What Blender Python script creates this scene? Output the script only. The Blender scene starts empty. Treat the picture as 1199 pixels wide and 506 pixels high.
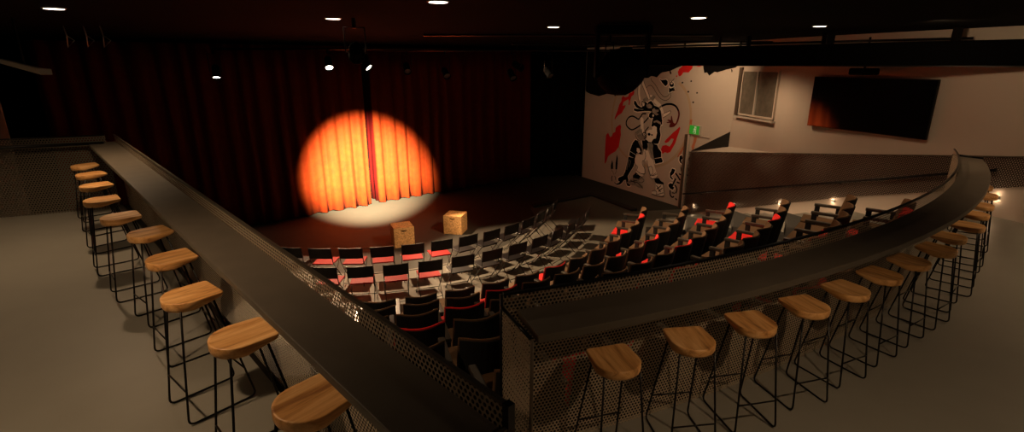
import bpy, bmesh, math, random
from mathutils import Vector, Matrix
R = math.radians
random.seed(7)
scn = bpy.context.scene
col = scn.collection

# ------------------------------------------------------------------ camera
cam_data = bpy.data.cameras.new('camera')
cam_data.sensor_width = 36.0
cam_data.lens = 600.0 / 1199.0 * 36.0
cam_data.clip_end = 200
cam = bpy.data.objects.new('camera', cam_data)
col.objects.link(cam)
cam.location = (0, 0, 2.4)
cam.rotation_euler = (R(90 - 16.6), 0, 0)
scn.camera = cam

# ------------------------------------------------------------------ world and exposure
world = bpy.data.worlds.new('world')
scn.world = world
world.use_nodes = True
bg = world.node_tree.nodes['Background']
bg.inputs['Color'].default_value = (1.0, 0.75, 0.5, 1)
bg.inputs['Strength'].default_value = 0.0
scn.view_settings.view_transform = 'Standard'
scn.view_settings.look = 'None'
scn.view_settings.gamma = 1
scn.view_settings.use_curve_mapping = False
scn.view_settings.exposure = 0.0

WARM = (1.0, 0.66, 0.38)
# ------------------------------------------------------------------ lights of the room
def lamp(name, kind, loc, energy, color=WARM, target=None, size=60, blend=0.5, radius=0.05):
    l = bpy.data.lights.new(name, kind)
    l.energy = energy
    l.color = color
    l.shadow_soft_size = radius
    if kind == 'SPOT':
        l.spot_size = R(size)
        l.spot_blend = blend
    o = bpy.data.objects.new(name, l)
    col.objects.link(o)
    o.location = loc
    if target is not None:
        d = Vector(target) - Vector(loc)
        o.rotation_euler = d.to_track_quat('-Z', 'Y').to_euler()
    return o

CEIL = 2.95          # ceiling height above the balcony floor
FLR = -1.9           # auditorium floor
HL = 0.35            # height of the raised left part of the balcony
# recessed downlights: (x, y, power)
DOWN = [(-4.727, 5.681, 120), (-2.263, 6.927, 30), (-0.679, 5.077, 24), (0.645, 8.495, 50),
        (2.317, 6.802, 50), (4.688, 8.306, 130),
        (-2.6, 2.1, 125), (2.5, 1.3, 120), (7.0, 4.6, 150), (-6.9, 4.2, 110), (1.2, -1.2, 100), (-2.2, -1.4, 50)]
for i, (x, y, e) in enumerate(DOWN):
    lamp('downlight_lamp', 'SPOT', (x, y, CEIL - 0.03), e, target=(x, y, 0), size=128, blend=0.7, radius=0.05)
# front-of-stage lanterns hung over the stage edge
LANTERNS = [((-4.25, 12.4, 2.33), (-2.7, 8.9, -1.9), 2500, 56), ((-3.35, 12.4, 2.33), (0.9, 10.6, -1.9), 3300, 66),
            ((-6.9, 12.4, 2.12), (-6.2, 10.8, -1.9), 40, 80)]
def ahead(p, t, k=0.13):
    return tuple(Vector(p) + (Vector(t) - Vector(p)).normalized() * k)
for p, t, e, s in LANTERNS:
    lamp('lantern_lamp', 'SPOT', ahead(p, t), e, target=t, size=s, blend=0.4, radius=0.03)
# lantern lighting the curtain gap
SPOT_P = (-2.0, 6.9, 2.5)
SPOT_T = (-4.50, 15.65, -1.05)
lamp('curtain_spot_lamp', 'SPOT', ahead(SPOT_P, SPOT_T), 190000, color=(1.0, 0.80, 0.48), target=SPOT_T, size=25.5, blend=0.95, radius=0.05)
# washes hung over the balcony side aimed at stage and mural
WASH = [((1.6, 9.2, 2.4), (-2.1, 12.5, -1.7), 1000, 32), ((4.3, 13.3, 2.5), (5.7, 14.7, 1.5), 110, 120),
        ((5.1, 12.0, 2.5), (5.9, 12.1, -1.2), 90, 140),  # added fill for the wall stair, kept unseen behind the beam
        ((0.2, 13.6, 2.3), (3.9, 17.6, 0.2), 95, 90)]
for p, t, e, s in WASH:
    lamp('wash_lamp', 'SPOT', ahead(p, t), e, target=t, size=s, blend=0.9, radius=0.08)
# downlight washing the screen wall
lamp('wall_lamp', 'SPOT', (5.6, 7.2, 2.9), 60, target=(7.6, 8.7, 1.0), size=140, blend=0.9, radius=0.1)

# ------------------------------------------------------------------ materials
def nt(name):
    m = bpy.data.materials.new(name)
    m.use_nodes = True
    n = m.node_tree.nodes
    return m, n, m.node_tree.links, n['Principled BSDF']

def plain(name, c, rough=0.6, metal=0.0, noise=0.0, scale=20, bump=0.0, coat=0.0, spec=0.5):
    m, n, l, b = nt(name)
    b.inputs['Base Color'].default_value = (*c, 1)
    b.inputs['Roughness'].default_value = rough
    b.inputs['Metallic'].default_value = metal
    b.inputs['Specular IOR Level'].default_value = spec
    b.inputs['Coat Weight'].default_value = coat
    if noise or bump:
        tc = n.new('ShaderNodeTexCoord')
        tx = n.new('ShaderNodeTexNoise')
        tx.inputs['Scale'].default_value = scale
        tx.inputs['Detail'].default_value = 6
        l.new(tc.outputs['Object'], tx.inputs['Vector'])
        if noise:
            mx = n.new('ShaderNodeMix'); mx.data_type = 'RGBA'
            mx.inputs[6].default_value = (*[max(0, v * (1 - noise)) for v in c], 1)
            mx.inputs[7].default_value = (*[min(1, v * (1 + noise)) for v in c], 1)
            l.new(tx.outputs['Fac'], mx.inputs[0])
            l.new(mx.outputs[2], b.inputs['Base Color'])
        if bump:
            bp = n.new('ShaderNodeBump'); bp.inputs['Strength'].default_value = bump
            bp.inputs['Distance'].default_value = 0.01
            l.new(tx.outputs['Fac'], bp.inputs['Height'])
            l.new(bp.outputs['Normal'], b.inputs['Normal'])
    return m

def emit(name, c, s):
    m, n, l, b = nt(name)
    b.inputs['Base Color'].default_value = (*c, 1)
    b.inputs['Emission Color'].default_value = (*c, 1)
    b.inputs['Emission Strength'].default_value = s
    return m

def wood_mat():
    m, n, l, b = nt('oak')
    tc = n.new('ShaderNodeTexCoord')
    oi = n.new('ShaderNodeObjectInfo')
    ad = n.new('ShaderNodeVectorMath'); ad.operation = 'ADD'
    sc = n.new('ShaderNodeVectorMath'); sc.operation = 'SCALE'
    cb = n.new('ShaderNodeCombineXYZ')
    l.new(oi.outputs['Random'], cb.inputs[0]); l.new(oi.outputs['Random'], cb.inputs[1]); l.new(oi.outputs['Random'], cb.inputs[2])
    l.new(cb.outputs[0], sc.inputs[0]); sc.inputs['Scale'].default_value = 7.0
    l.new(tc.outputs['Object'], ad.inputs[0]); l.new(sc.outputs[0], ad.inputs[1])
    mp = n.new('ShaderNodeMapping'); mp.inputs['Scale'].default_value = (14, 1.6, 14)
    l.new(ad.outputs[0], mp.inputs['Vector'])
    no = n.new('ShaderNodeTexNoise'); no.inputs['Scale'].default_value = 1.2; no.inputs['Detail'].default_value = 5
    no.inputs['Distortion'].default_value = 0.9
    l.new(mp.outputs[0], no.inputs['Vector'])
    mp2 = n.new('ShaderNodeMapping'); mp2.inputs['Scale'].default_value = (110, 5, 110)
    l.new(ad.outputs[0], mp2.inputs['Vector'])
    n2 = n.new('ShaderNodeTexNoise'); n2.inputs['Scale'].default_value = 1.5; n2.inputs['Detail'].default_value = 3
    l.new(mp2.outputs[0], n2.inputs['Vector'])
    mix = n.new('ShaderNodeMath'); mix.operation = 'MULTIPLY_ADD'
    l.new(n2.outputs['Fac'], mix.inputs[0]); mix.inputs[1].default_value = 0.28
    l.new(no.outputs['Fac'], mix.inputs[2])
    cr = n.new('ShaderNodeValToRGB')
    e = cr.color_ramp.elements
    e[0].position = 0.40; e[0].color = (0.34, 0.14, 0.038, 1)
    e[1].position = 0.86; e[1].color = (0.95, 0.58, 0.25, 1)
    k = cr.color_ramp.elements.new(0.6); k.color = (0.72, 0.36, 0.115, 1)
    l.new(mix.outputs[0], cr.inputs['Fac'])
    l.new(cr.outputs['Color'], b.inputs['Base Color'])
    b.inputs['Roughness'].default_value = 0.42
    return m

def perf_mat(name, c, pitch=0.025, hole=0.0082, rough=0.5, metal=0.4):
    m, n, l, b = nt(name)
    b.inputs['Base Color'].default_value = (*c, 1)
    b.inputs['Roughness'].default_value = rough
    b.inputs['Metallic'].default_value = metal
    uv = n.new('ShaderNodeUVMap')
    def lattice(off):
        mp = n.new('ShaderNodeMapping')
        mp.vector_type = 'POINT'
        mp.inputs['Scale'].default_value = (1 / pitch, 1 / (pitch * math.sqrt(3)), 1)
        mp.inputs['Location'].default_value = (off, off, 0)
        l.new(uv.outputs[0], mp.inputs['Vector'])
        fr = n.new('ShaderNodeVectorMath'); fr.operation = 'FRACTION'
        l.new(mp.outputs[0], fr.inputs[0])
        sb = n.new('ShaderNodeVectorMath'); sb.operation = 'SUBTRACT'
        l.new(fr.outputs[0], sb.inputs[0]); sb.inputs[1].default_value = (0.5, 0.5, 0)
        ml = n.new('ShaderNodeVectorMath'); ml.operation = 'MULTIPLY'
        l.new(sb.outputs[0], ml.inputs[0]); ml.inputs[1].default_value = (pitch, pitch * math.sqrt(3), 0)
        ln = n.new('ShaderNodeVectorMath'); ln.operation = 'LENGTH'
        l.new(ml.outputs[0], ln.inputs[0])
        return ln.outputs['Value']
    a1, a2 = lattice(0.0), lattice(0.5)
    mn = n.new('ShaderNodeMath'); mn.operation = 'MINIMUM'
    l.new(a1, mn.inputs[0]); l.new(a2, mn.inputs[1])
    gt = n.new('ShaderNodeMath'); gt.operation = 'GREATER_THAN'
    l.new(mn.outputs[0], gt.inputs[0]); gt.inputs[1].default_value = hole
    tr = n.new('ShaderNodeBsdfTransparent')
    mx = n.new('ShaderNodeMixShader')
    out = n['Material Output']
    l.new(gt.outputs[0], mx.inputs[0]); l.new(tr.outputs[0], mx.inputs[1]); l.new(b.outputs[0], mx.inputs[2])
    l.new(mx.outputs[0], out.inputs['Surface'])
    return m

def osb_mat():
    m, n, l, b = nt('chipboard')
    tc = n.new('ShaderNodeTexCoord')
    v = n.new('ShaderNodeTexVoronoi'); v.inputs['Scale'].default_value = 38
    no = n.new('ShaderNodeTexNoise'); no.inputs['Scale'].default_value = 25; no.inputs['Detail'].default_value = 6
    l.new(tc.outputs['Object'], v.inputs['Vector']); l.new(tc.outputs['Object'], no.inputs['Vector'])
    ad = n.new('ShaderNodeMath'); ad.operation = 'MULTIPLY_ADD'
    sp = n.new('ShaderNodeSeparateColor'); l.new(v.outputs['Color'], sp.inputs[0])
    l.new(sp.outputs[0], ad.inputs[0]); ad.inputs[1].default_value = 0.5; l.new(no.outputs['Fac'], ad.inputs[2])
    cr = n.new('ShaderNodeValToRGB'); e = cr.color_ramp.elements
    e[0].position = 0.35; e[0].color = (0.34, 0.15, 0.045, 1); e[1].position = 0.95; e[1].color = (0.78, 0.45, 0.17, 1)
    l.new(ad.outputs[0], cr.inputs['Fac']); l.new(cr.outputs['Color'], b.inputs['Base Color'])
    b.inputs['Roughness'].default_value = 0.65
    return m

def curtain_mat():
    m, n, l, b = nt('red_velvet')
    tc = n.new('ShaderNodeTexCoord')
    no = n.new('ShaderNodeTexNoise'); no.inputs['Scale'].default_value = 6; no.inputs['Detail'].default_value = 8
    l.new(tc.outputs['Object'], no.inputs['Vector'])
    mx = n.new('ShaderNodeMix'); mx.data_type = 'RGBA'
    mx.inputs[6].default_value = (0.095, 0.0065, 0.0006, 1); mx.inputs[7].default_value = (0.155, 0.019, 0.0012, 1)
    l.new(no.outputs['Fac'], mx.inputs[0]); l.new(mx.outputs[2], b.inputs['Base Color'])
    b.inputs['Roughness'].default_value = 0.85
    b.inputs['Specular IOR Level'].default_value = 0.1
    return m

M = {
 'floor': plain('floor_vinyl', (0.235, 0.225, 0.19), 0.42, noise=0.10, scale=2.5, bump=0.05),
 'stage_floor': plain('stage_vinyl', (0.034, 0.031, 0.025), 0.75, spec=0.25, noise=0.10, scale=3, bump=0.05),
 'hall_floor': plain('hall_vinyl', (0.105, 0.097, 0.078), 0.6, spec=0.25, noise=0.10, scale=3, bump=0.05),
 'tier': plain('tier_carpet', (0.05, 0.047, 0.042), 0.85, noise=0.3, scale=40),
 'ceiling': plain('black_ceiling', (0.003, 0.003, 0.003), 0.95, spec=0.05),
 'black_wall': plain('black_paint_wall', (0.002, 0.002, 0.002), 0.95, spec=0.05),
 'plaster': plain('cream_plaster', (0.52, 0.45, 0.38), 0.85, noise=0.04, scale=3, bump=0.05),
 'stone': plain('charcoal_counter', (0.12, 0.10, 0.075), 0.5, noise=0.22, scale=6, bump=0.04),
 'wood': wood_mat(),
 'steel': plain('black_steel', (0.012, 0.011, 0.010), 0.32, metal=0.6),
 'bronze': plain('bronze_steel', (0.11, 0.085, 0.06), 0.45, metal=0.4),
 'perf': perf_mat('perforated_sheet', (0.42, 0.34, 0.24), metal=0.0),
 'perf_dark': perf_mat('perforated_dark_sheet', (0.06, 0.045, 0.034), pitch=0.034, hole=0.0095),
 'perf_mid': perf_mat('perforated_grey_sheet', (0.11, 0.09, 0.065), pitch=0.034, hole=0.0095, metal=0.0),
 'vinyl': plain('black_vinyl', (0.006, 0.004, 0.004), 0.42, spec=0.35),
 'vinyl_reflect': plain('reflection_red_vinyl', (0.24, 0.001, 0.001), 0.6, spec=0.15),  # lit curtain's reflection painted into the seat colour of black chairs
 'fabric_black': plain('black_fabric', (0.006, 0.005, 0.005), 0.9, noise=0.3, scale=90),
 'fabric_brown': plain('brown_fabric', (0.13, 0.068, 0.028), 0.9, noise=0.25, scale=90, bump=0.2),
 'fabric_red': plain('red_fabric', (0.75, 0.012, 0.010), 0.85, noise=0.15, scale=90, bump=0.2),
 'arm': plain('dark_armrest', (0.055, 0.045, 0.035), 0.4, noise=0.15, scale=15),
 'chip': osb_mat(),
 'dark': plain('dark_recess', (0.01, 0.008, 0.006), 0.9),
 'velvet': curtain_mat(),
 'velvet_shaded': plain('shaded_red_velvet', (0.035, 0.001, 0.001), 0.9, spec=0.05),  # curtain red darkened to paint in the shade of the gap
 'velvet_black': plain('black_velvet', (0.003, 0.002, 0.002), 0.95, spec=0.05),
 'screen': plain('black_glass', (0.004, 0.004, 0.004), 0.05, spec=0.3),
 'white_paint': plain('white_enamel', (0.5, 0.46, 0.4), 0.4),
 'lens_on': emit('lit_lens', (1.0, 0.86, 0.66), 14.0),
 'lens_down': emit('lit_downlight', (1.0, 0.85, 0.68), 5.0),
 'lens_off': plain('lens_glass', (0.10, 0.09, 0.08), 0.08, spec=0.8),
 'step_glow': emit('step_light_lens', (1.0, 0.82, 0.6), 3.0),
 'green': emit('exit_green', (0.02, 0.36, 0.03), 0.3),
 'exit_white': emit('exit_white', (0.75, 0.85, 0.7), 0.16),
 'm_black': plain('mural_black', (0.003, 0.003, 0.003), 0.9, spec=0.1),
 'm_red': plain('mural_red', (0.62, 0.006, 0.006), 0.75),
 'm_darkred': plain('mural_dark_red', (0.13, 0.006, 0.005), 0.75),
 'm_cream': plain('mural_cream', (0.92, 0.85, 0.74), 0.8),
 'm_grey': plain('mural_grey', (0.30, 0.27, 0.23), 0.8, noise=0.7, scale=9),
 'm_tan': plain('mural_tan', (0.50, 0.385, 0.26), 0.85),
 'm_orange': plain('mural_orange', (0.55, 0.19, 0.09), 0.8, noise=0.35, scale=14),
 'frosted': plain('frosted_pane', (0.13, 0.115, 0.09), 0.3, noise=0.6, scale=7, bump=0.5),
}

# ------------------------------------------------------------------ mesh helpers
def link(name, me, mat, parent=None, loc=None, rot=None):
    o = bpy.data.objects.new(name, me)
    col.objects.link(o)
    if mat is not None and not me.materials:
        me.materials.append(M[mat] if isinstance(mat, str) else mat)
    if parent is not None:
        o.parent = parent
    if loc is not None: o.location = loc
    if rot is not None: o.rotation_euler = rot
    return o

class MB:
    def __init__(s):
        s.v = []; s.f = []; s.uv = {}; s.smooth = set()
    def add(s, vs, fs, smooth=False, uvs=None):
        b = len(s.v)
        s.v += [tuple(v) for v in vs]
        for i, f in enumerate(fs):
            if smooth: s.smooth.add(len(s.f))
            if uvs: s.uv[len(s.f)] = uvs[i]
            s.f.append([b + k for k in f])
        return s
    def box(s, c, size, mat4=None):
        x, y, z = [k / 2 for k in size]
        vs = [Vector((sx * x, sy * y, sz * z)) for sx in (-1, 1) for sy in (-1, 1) for sz in (-1, 1)]
        if mat4 is not None: vs = [mat4 @ v for v in vs]
        vs = [v + Vector(c) for v in vs]
        return s.add(vs, [(0, 1, 3, 2), (4, 6, 7, 5), (0, 4, 5, 1), (2, 3, 7, 6), (0, 2, 6, 4), (1, 5, 7, 3)])
    def prism(s, pts, z0, z1):
        n = len(pts)
        vs = [(p[0], p[1], z0) for p in pts] + [(p[0], p[1], z1) for p in pts]
        fs = [list(range(n))[::-1], list(range(n, 2 * n))] + [[i, (i + 1) % n, n + (i + 1) % n, n + i] for i in range(n)]
        return s.add(vs, fs)
    def tube(s, pts, r, seg=8, closed=False):
        pts = [Vector(p) for p in pts]
        n = len(pts); rings = []
        up = None
        for i, p in enumerate(pts):
            if closed: t = (pts[(i + 1) % n] - pts[i - 1]).normalized()
            else:
                a = pts[max(i - 1, 0)]; c = pts[min(i + 1, n - 1)]
                t = (c - a).normalized()
            if up is None:
                up = Vector((0, 0, 1)) if abs(t.z) < 0.9 else Vector((1, 0, 0))
            u = (up - t * up.dot(t)).normalized(); w = t.cross(u); up = u
            rings.append([p + (u * math.cos(2 * math.pi * k / seg) + w * math.sin(2 * math.pi * k / seg)) * r for k in range(seg)])
        vs = [v for rg in rings for v in rg]
        fs = []
        m = n if closed else n - 1
        for i in range(m):
            j = (i + 1) % n
            for k in range(seg):
                fs.append([i * seg + k, i * seg + (k + 1) % seg, j * seg + (k + 1) % seg, j * seg + k])
        s.add(vs, fs, smooth=True)
        if not closed:
            b = len(s.v) - len(vs)
            s.f.append([b + k for k in range(seg)][::-1]); s.f.append([b + (n - 1) * seg + k for k in range(seg)])
        return s
    def lathe(s, prof, seg=24, mat4=None):
        vs = []
        for r, z in prof:
            for k in range(seg):
                a = 2 * math.pi * k / seg
                v = Vector((r * math.cos(a), r * math.sin(a), z))
                vs.append(mat4 @ v if mat4 is not None else v)
        fs = []
        for i in range(len(prof) - 1):
            for k in range(seg):
                fs.append([i * seg + k, i * seg + (k + 1) % seg, (i + 1) * seg + (k + 1) % seg, (i + 1) * seg + k])
        return s.add(vs, fs, smooth=True)
    def mesh(s, name, bevel=0.0, segs=2):
        me = bpy.data.meshes.new(name)
        me.from_pydata(s.v, [], s.f)
        if s.uv:
            ul = me.uv_layers.new(name='UVMap')
            for p in me.polygons:
                u = s.uv.get(p.index)
                if u:
                    for k, li in enumerate(p.loop_indices): ul.data[li].uv = u[k]
        for i, p in enumerate(me.polygons):
            if i in s.smooth: p.use_smooth = True
        bm = bmesh.new(); bm.from_mesh(me)
        if bevel:
            bmesh.ops.remove_doubles(bm, verts=bm.verts, dist=1e-5)
            ed = [e for e in bm.edges if len(e.link_faces) == 2 and e.calc_face_angle(0) > 0.6]
            bmesh.ops.bevel(bm, geom=ed, offset=bevel, segments=segs, affect='EDGES', profile=0.5)
        if not s.uv:
            bmesh.ops.recalc_face_normals(bm, faces=bm.faces)
        bm.to_mesh(me); bm.free()
        return me
    def obj(s, name, mat, parent=None, bevel=0.0, segs=2, **k):
        return link(name, s.mesh(name, bevel, segs), mat, parent, **k)

def empty(name, loc=(0, 0, 0), rz=0.0, label=None, cat=None, group=None):
    o = bpy.data.objects.new(name, None)
    o.empty_display_size = 0.2
    col.objects.link(o)
    o.location = loc; o.rotation_euler = (0, 0, rz)
    return tag(o, label, cat, group)

def tag(o, label=None, cat=None, group=None, kind=None):
    if label: o['label'] = label
    if cat: o['category'] = cat
    if group: o['group'] = group
    if kind: o['kind'] = kind
    return o

KIDS = {}
def kids(o):
    return [c for c in bpy.data.objects if c.parent == o]
def copy_tree(o, parent=None):
    c = o.copy(); col.objects.link(c)
    if parent is not None: c.parent = parent
    if o.name not in KIDS: KIDS[o.name] = kids(o)
    for ch in KIDS[o.name]:
        copy_tree(ch, c)
    return c

def arc(c, r, a0, a1, n):
    return [(c[0] + r * math.cos(R(a0 + (a1 - a0) * i / n)), c[1] + r * math.sin(R(a0 + (a1 - a0) * i / n))) for i in range(n + 1)]

def sheet(path, z0, z1, thick_uv=1.0):
    """vertical sheet along a path, UV in metres; z0/z1 may be numbers or lists"""
    mb = MB(); d = 0.0
    for i in range(len(path) - 1):
        a, b = path[i], path[i + 1]
        L = math.dist(a, b)
        za0 = z0[i] if isinstance(z0, list) else z0; zb0 = z0[i + 1] if isinstance(z0, list) else z0
        za1 = z1[i] if isinstance(z1, list) else z1; zb1 = z1[i + 1] if isinstance(z1, list) else z1
        mb.add([(a[0], a[1], za0), (b[0], b[1], zb0), (b[0], b[1], zb1), (a[0], a[1], za1)], [(0, 1, 2, 3)],
               uvs=[[(d, za0), (d + L, zb0), (d + L, zb1), (d, za1)]])
        d += L
    return mb

# ================================================================== the setting
N = Vector((0.7249, 0.6888)); T = Vector((-0.6888, 0.7249))
def lb(off, along):                      # left bar frame -> world xy
    p = N * off + T * along
    return (p.x, p.y)
CB = (-4.47, 15.76)                      # centre of the curved bar
CS = (-3.905, 14.157)                    # centre of the seat rows
W0 = Vector((7.849, 8.076)); WE = Vector((0.3554, -0.9347))     # right wall line
def rw(y, off=0.0):                      # point on the right wall line at y, off = distance into the room
    x = W0.x + (W0.y - y) * 0.38023
    return (x - 0.9347 * off, y - 0.3554 * off)
MA = (2.779, 19.862); MD = (0.48291, -0.87568)                  # mural wall
MN = (-0.87568, -0.48291)                                        # into the room
def mw(s, off=0.0):
    return (MA[0] + MD[0] * s + MN[0] * off, MA[1] + MD[1] * s + MN[1] * off)
FA = (5.97, 14.08); FB = (6.345, 12.03)

def struct(o):
    o['kind'] = 'structure'; return o

room = [(-13.3, -3.2), (12.35, -3.2), (6.6, 12.1), (6.2, 14.3), (1.9, 22.0), (-13.3, 9.9)]
struct(MB().prism(room, FLR - 0.1, FLR).obj('floor', 'stage_floor'))
struct(MB().prism(room, CEIL, CEIL + 0.12).obj('ceiling', 'ceiling'))

def wall(name, p, q, z0, z1, mat, th=0.12, side=1):
    p = Vector(p); q = Vector(q); d = (q - p).normalized(); n = Vector((-d.y, d.x)) * th * side
    return struct(MB().prism([p, q, q + n, p + n], z0, z1).obj(name, mat))

wall('wall_back', (-12.9, -3.0), (12.06, -3.0), FLR, CEIL, 'plaster', side=-1)
wall('wall_left', (-12.6, -3.0), (-12.6, 8.0), FLR, CEIL, 'plaster', side=1)
wall('wall_left_return', (-12.6, 7.6), (-9.72, 9.93), FLR, CEIL, 'plaster', side=1)
wall('wall_stage', (-13.0, 10.2), (2.35, 21.9), FLR, CEIL, 'black_wall', side=1)
wall('wall_mural', mw(-0.02), mw(6.62), FLR, CEIL, 'plaster', side=1)
wall('wall_wings', mw(-2.2), mw(-0.02), FLR, CEIL, 'black_wall', side=1)
wall('wall_window', FA, FB, FLR, CEIL, 'plaster', side=1)
wall('wall_right', FB, rw(-3.0), FLR, CEIL, 'plaster', side=1)

# low right wall with the sloping top below the gallery ledge, and the ledge
def top_z(y): return -0.09 + (14.95 - y) * (1.01 + 0.09) / (14.95 - 7.87)
def bot_z(y): return (-2.0 + (15.0 - y) * 1.75 / 4.7) if y > 10.3 else (-0.25 + (10.3 - y) * 0.81 / 2.53)
a = rw(14.95); b = rw(12.03)
za, zb = top_z(14.95) - 0.01, top_z(12.03) - 0.01
mb = MB()
pl = [(a[0], a[1]), (b[0], b[1]), (FA[0], FA[1]), mw(5.62)]
zs = [za, zb, 0.2, za]
vs = [(p[0], p[1], FLR) for p in pl] + [(p[0], p[1], z) for p, z in zip(pl, zs)]
mb.add(vs, [[3, 2, 1, 0], [4, 5, 6, 7], [0, 1, 5, 4], [1, 2, 6, 5], [2, 3, 7, 6], [3, 0, 4, 7]])
struct(mb.obj('wall_stair', 'plaster'))
# dark sloping triangle on the mural wall above the ledge
def mz(pts, off, th, mb):
    f = [(*mw(s, off), z) for s, z in pts]; k = [(*mw(s, off - th), z) for s, z in pts]
    n = len(pts)
    return mb.add(f + k, [list(range(n)), list(range(n, 2 * n))[::-1]] + [[i, (i + 1) % n, n + (i + 1) % n, n + i] for i in range(n)])
struct(mz([(5.33, -0.1), (6.60, 0.60), (6.60, 0.18)], 0.03, 0.03, MB()).obj('dark_triangle', 'dark'))

# balcony slab: low right part follows the curved bar, raised left part follows the straight bar
edge = [lb(0.872, 0.95)] + arc(CB, 13.75, -71.3, -34.6, 40) + [rw(8.05, 0.01)]
slab = [(0.05, -2.95), rw(-2.95, 0.01)] + list(reversed(edge))
struct(MB().prism(slab, FLR + 0.01, 0.0).obj('floor_balcony', 'floor'))
slab = [(0.045, -2.95), lb(0.88, 0.945), lb(0.88, 9.50), (-5.86, 7.34), (-10.2, 5.54), (-12.55, 4.56), (-12.55, -2.95)]
struct(MB().prism(slab, FLR + 0.01, HL).obj('floor_balcony', 'floor'))

# raked tiers under the seat rows
ROWR = [7.425, 8.368, 9.311, 10.254, 11.197, 11.90]
ROWZ = [FLR, FLR + 0.338, FLR + 0.676, FLR + 1.014, FLR + 1.352, FLR + 1.49]
def a_end(r):
    best = -14.0
    for i in range(0, 700):
        a = -80 + i * 0.1
        x = CS[0] + r * math.cos(R(a)); y = CS[1] + r * math.sin(R(a))
        if y < 14.6 and x > rw(y, 1.5)[0]:
            return min(best, a)
    return best
def a_start(r):
    c = (1.02 - (N.x * CS[0] + N.y * CS[1])) / r
    return max(-94.0, -math.degrees(math.acos(max(-1, c))) + math.degrees(math.atan2(N.y, N.x)))
for k in range(1, 6):
    r0 = ROWR[k - 1] + 0.09; r1 = (ROWR[k] + 0.09) if k < 5 else 12.08
    n = 50
    vs = []; fs = []
    for r in (r0, r1):
        s0, s1 = a_start(r), a_end(r)
        for z in (FLR + 0.001, ROWZ[k]):
            for i in range(n + 1):
                a = R(s0 + (s1 - s0) * i / n)
                vs.append((CS[0] + r * math.cos(a), CS[1] + r * math.sin(a), z))
    m = n + 1
    for i in range(n):
        fs += [[i, i + 1, m + i + 1, m + i], [2 * m + i + 1, 2 * m + i, 3 * m + i, 3 * m + i + 1],
               [m + i, m + i + 1, 3 * m + i + 1, 3 * m + i], [i + 1, i, 2 * m + i, 2 * m + i + 1]]
    fs += [[0, m, 3 * m, 2 * m], [n, 2 * m + n, 3 * m + n, m + n]]
    struct(MB().add(vs, fs).obj('floor_tier', 'tier'))

# lighter hall floor round the folding chairs, bounded by the black strip
ring = arc((-3.60, 14.39), 4.25, -112, 12, 40) + [(2.72, 16.9), (3.75, 14.9), mw(5.35, 0.02)] + arc(CS, 7.6, -10, -98, 40)
struct(MB().prism(ring, FLR, FLR + 0.004).obj('floor_hall', 'hall_floor'))

# stair along the right wall
mb = MB(); ns = 12
for i in range(ns):
    y0 = 14.3 - (14.3 - 8.02) * i / ns; y1 = 14.3 - (14.3 - 8.02) * (i + 1) / ns
    mb.prism([rw(y0, 0.005), rw(y0, 1.55), rw(y1, 1.55), rw(y1, 0.005)], FLR + 0.001, FLR + 0.158 * (i + 0.7))
struct(mb.obj('floor_stair', 'floor'))

# window in the small wall
fd = (Vector(FB) - Vector(FA)).normalized(); fn = Vector((fd.y, -fd.x))
def fw(s, off=0.0): return (FA[0] + fd.x * s + fn.x * off, FA[1] + fd.y * s + fn.y * off)
def fbox(mb, s0, s1, z0, z1, o0, o1):
    p = [fw(s0, o0), fw(s1, o0), fw(s1, o1), fw(s0, o1)]
    return mb.prism(p, z0, z1)
win = struct(empty('window_1', (*fw(0.9), 1.1)))
def wpart(name, mb, mat, parent=win):
    o = mb.obj(name, mat, parent); o.matrix_parent_inverse = Matrix.Translation(win.location).inverted(); return o
mb = MB(); fbox(mb, 0.14, 0.26, 1.08, 2.30, 0.0, 0.05); wpart('shutter', mb, 'bronze')
mb = MB()
for s0, s1, z0, z1 in ((0.30, 0.34, 1.1, 2.24), (1.66, 1.70, 1.1, 2.24), (0.30, 1.70, 1.1, 1.14), (0.30, 1.70, 2.2, 2.24)):
    fbox(mb, s0, s1, z0, z1, 0.0, 0.05)
wpart('window_frame', mb, 'plaster')
mb = MB(); fbox(mb, 0.92, 0.96, 1.14, 2.2, 0.0, 0.06); wpart('mullion', mb, 'white_paint')
mb = MB(); fbox(mb, 0.34, 0.92, 1.14, 2.2, 0.005, 0.02); wpart('pane', mb, 'frosted')
mb = MB(); fbox(mb, 0.96, 1.66, 1.14, 2.2, 0.005, 0.02); wpart('pane', mb, 'frosted')
mb = MB(); fbox(mb, 0.2, 1.74, 1.03, 1.07, 0.0, 0.10); wpart('sill', mb, 'white_paint')

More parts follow.
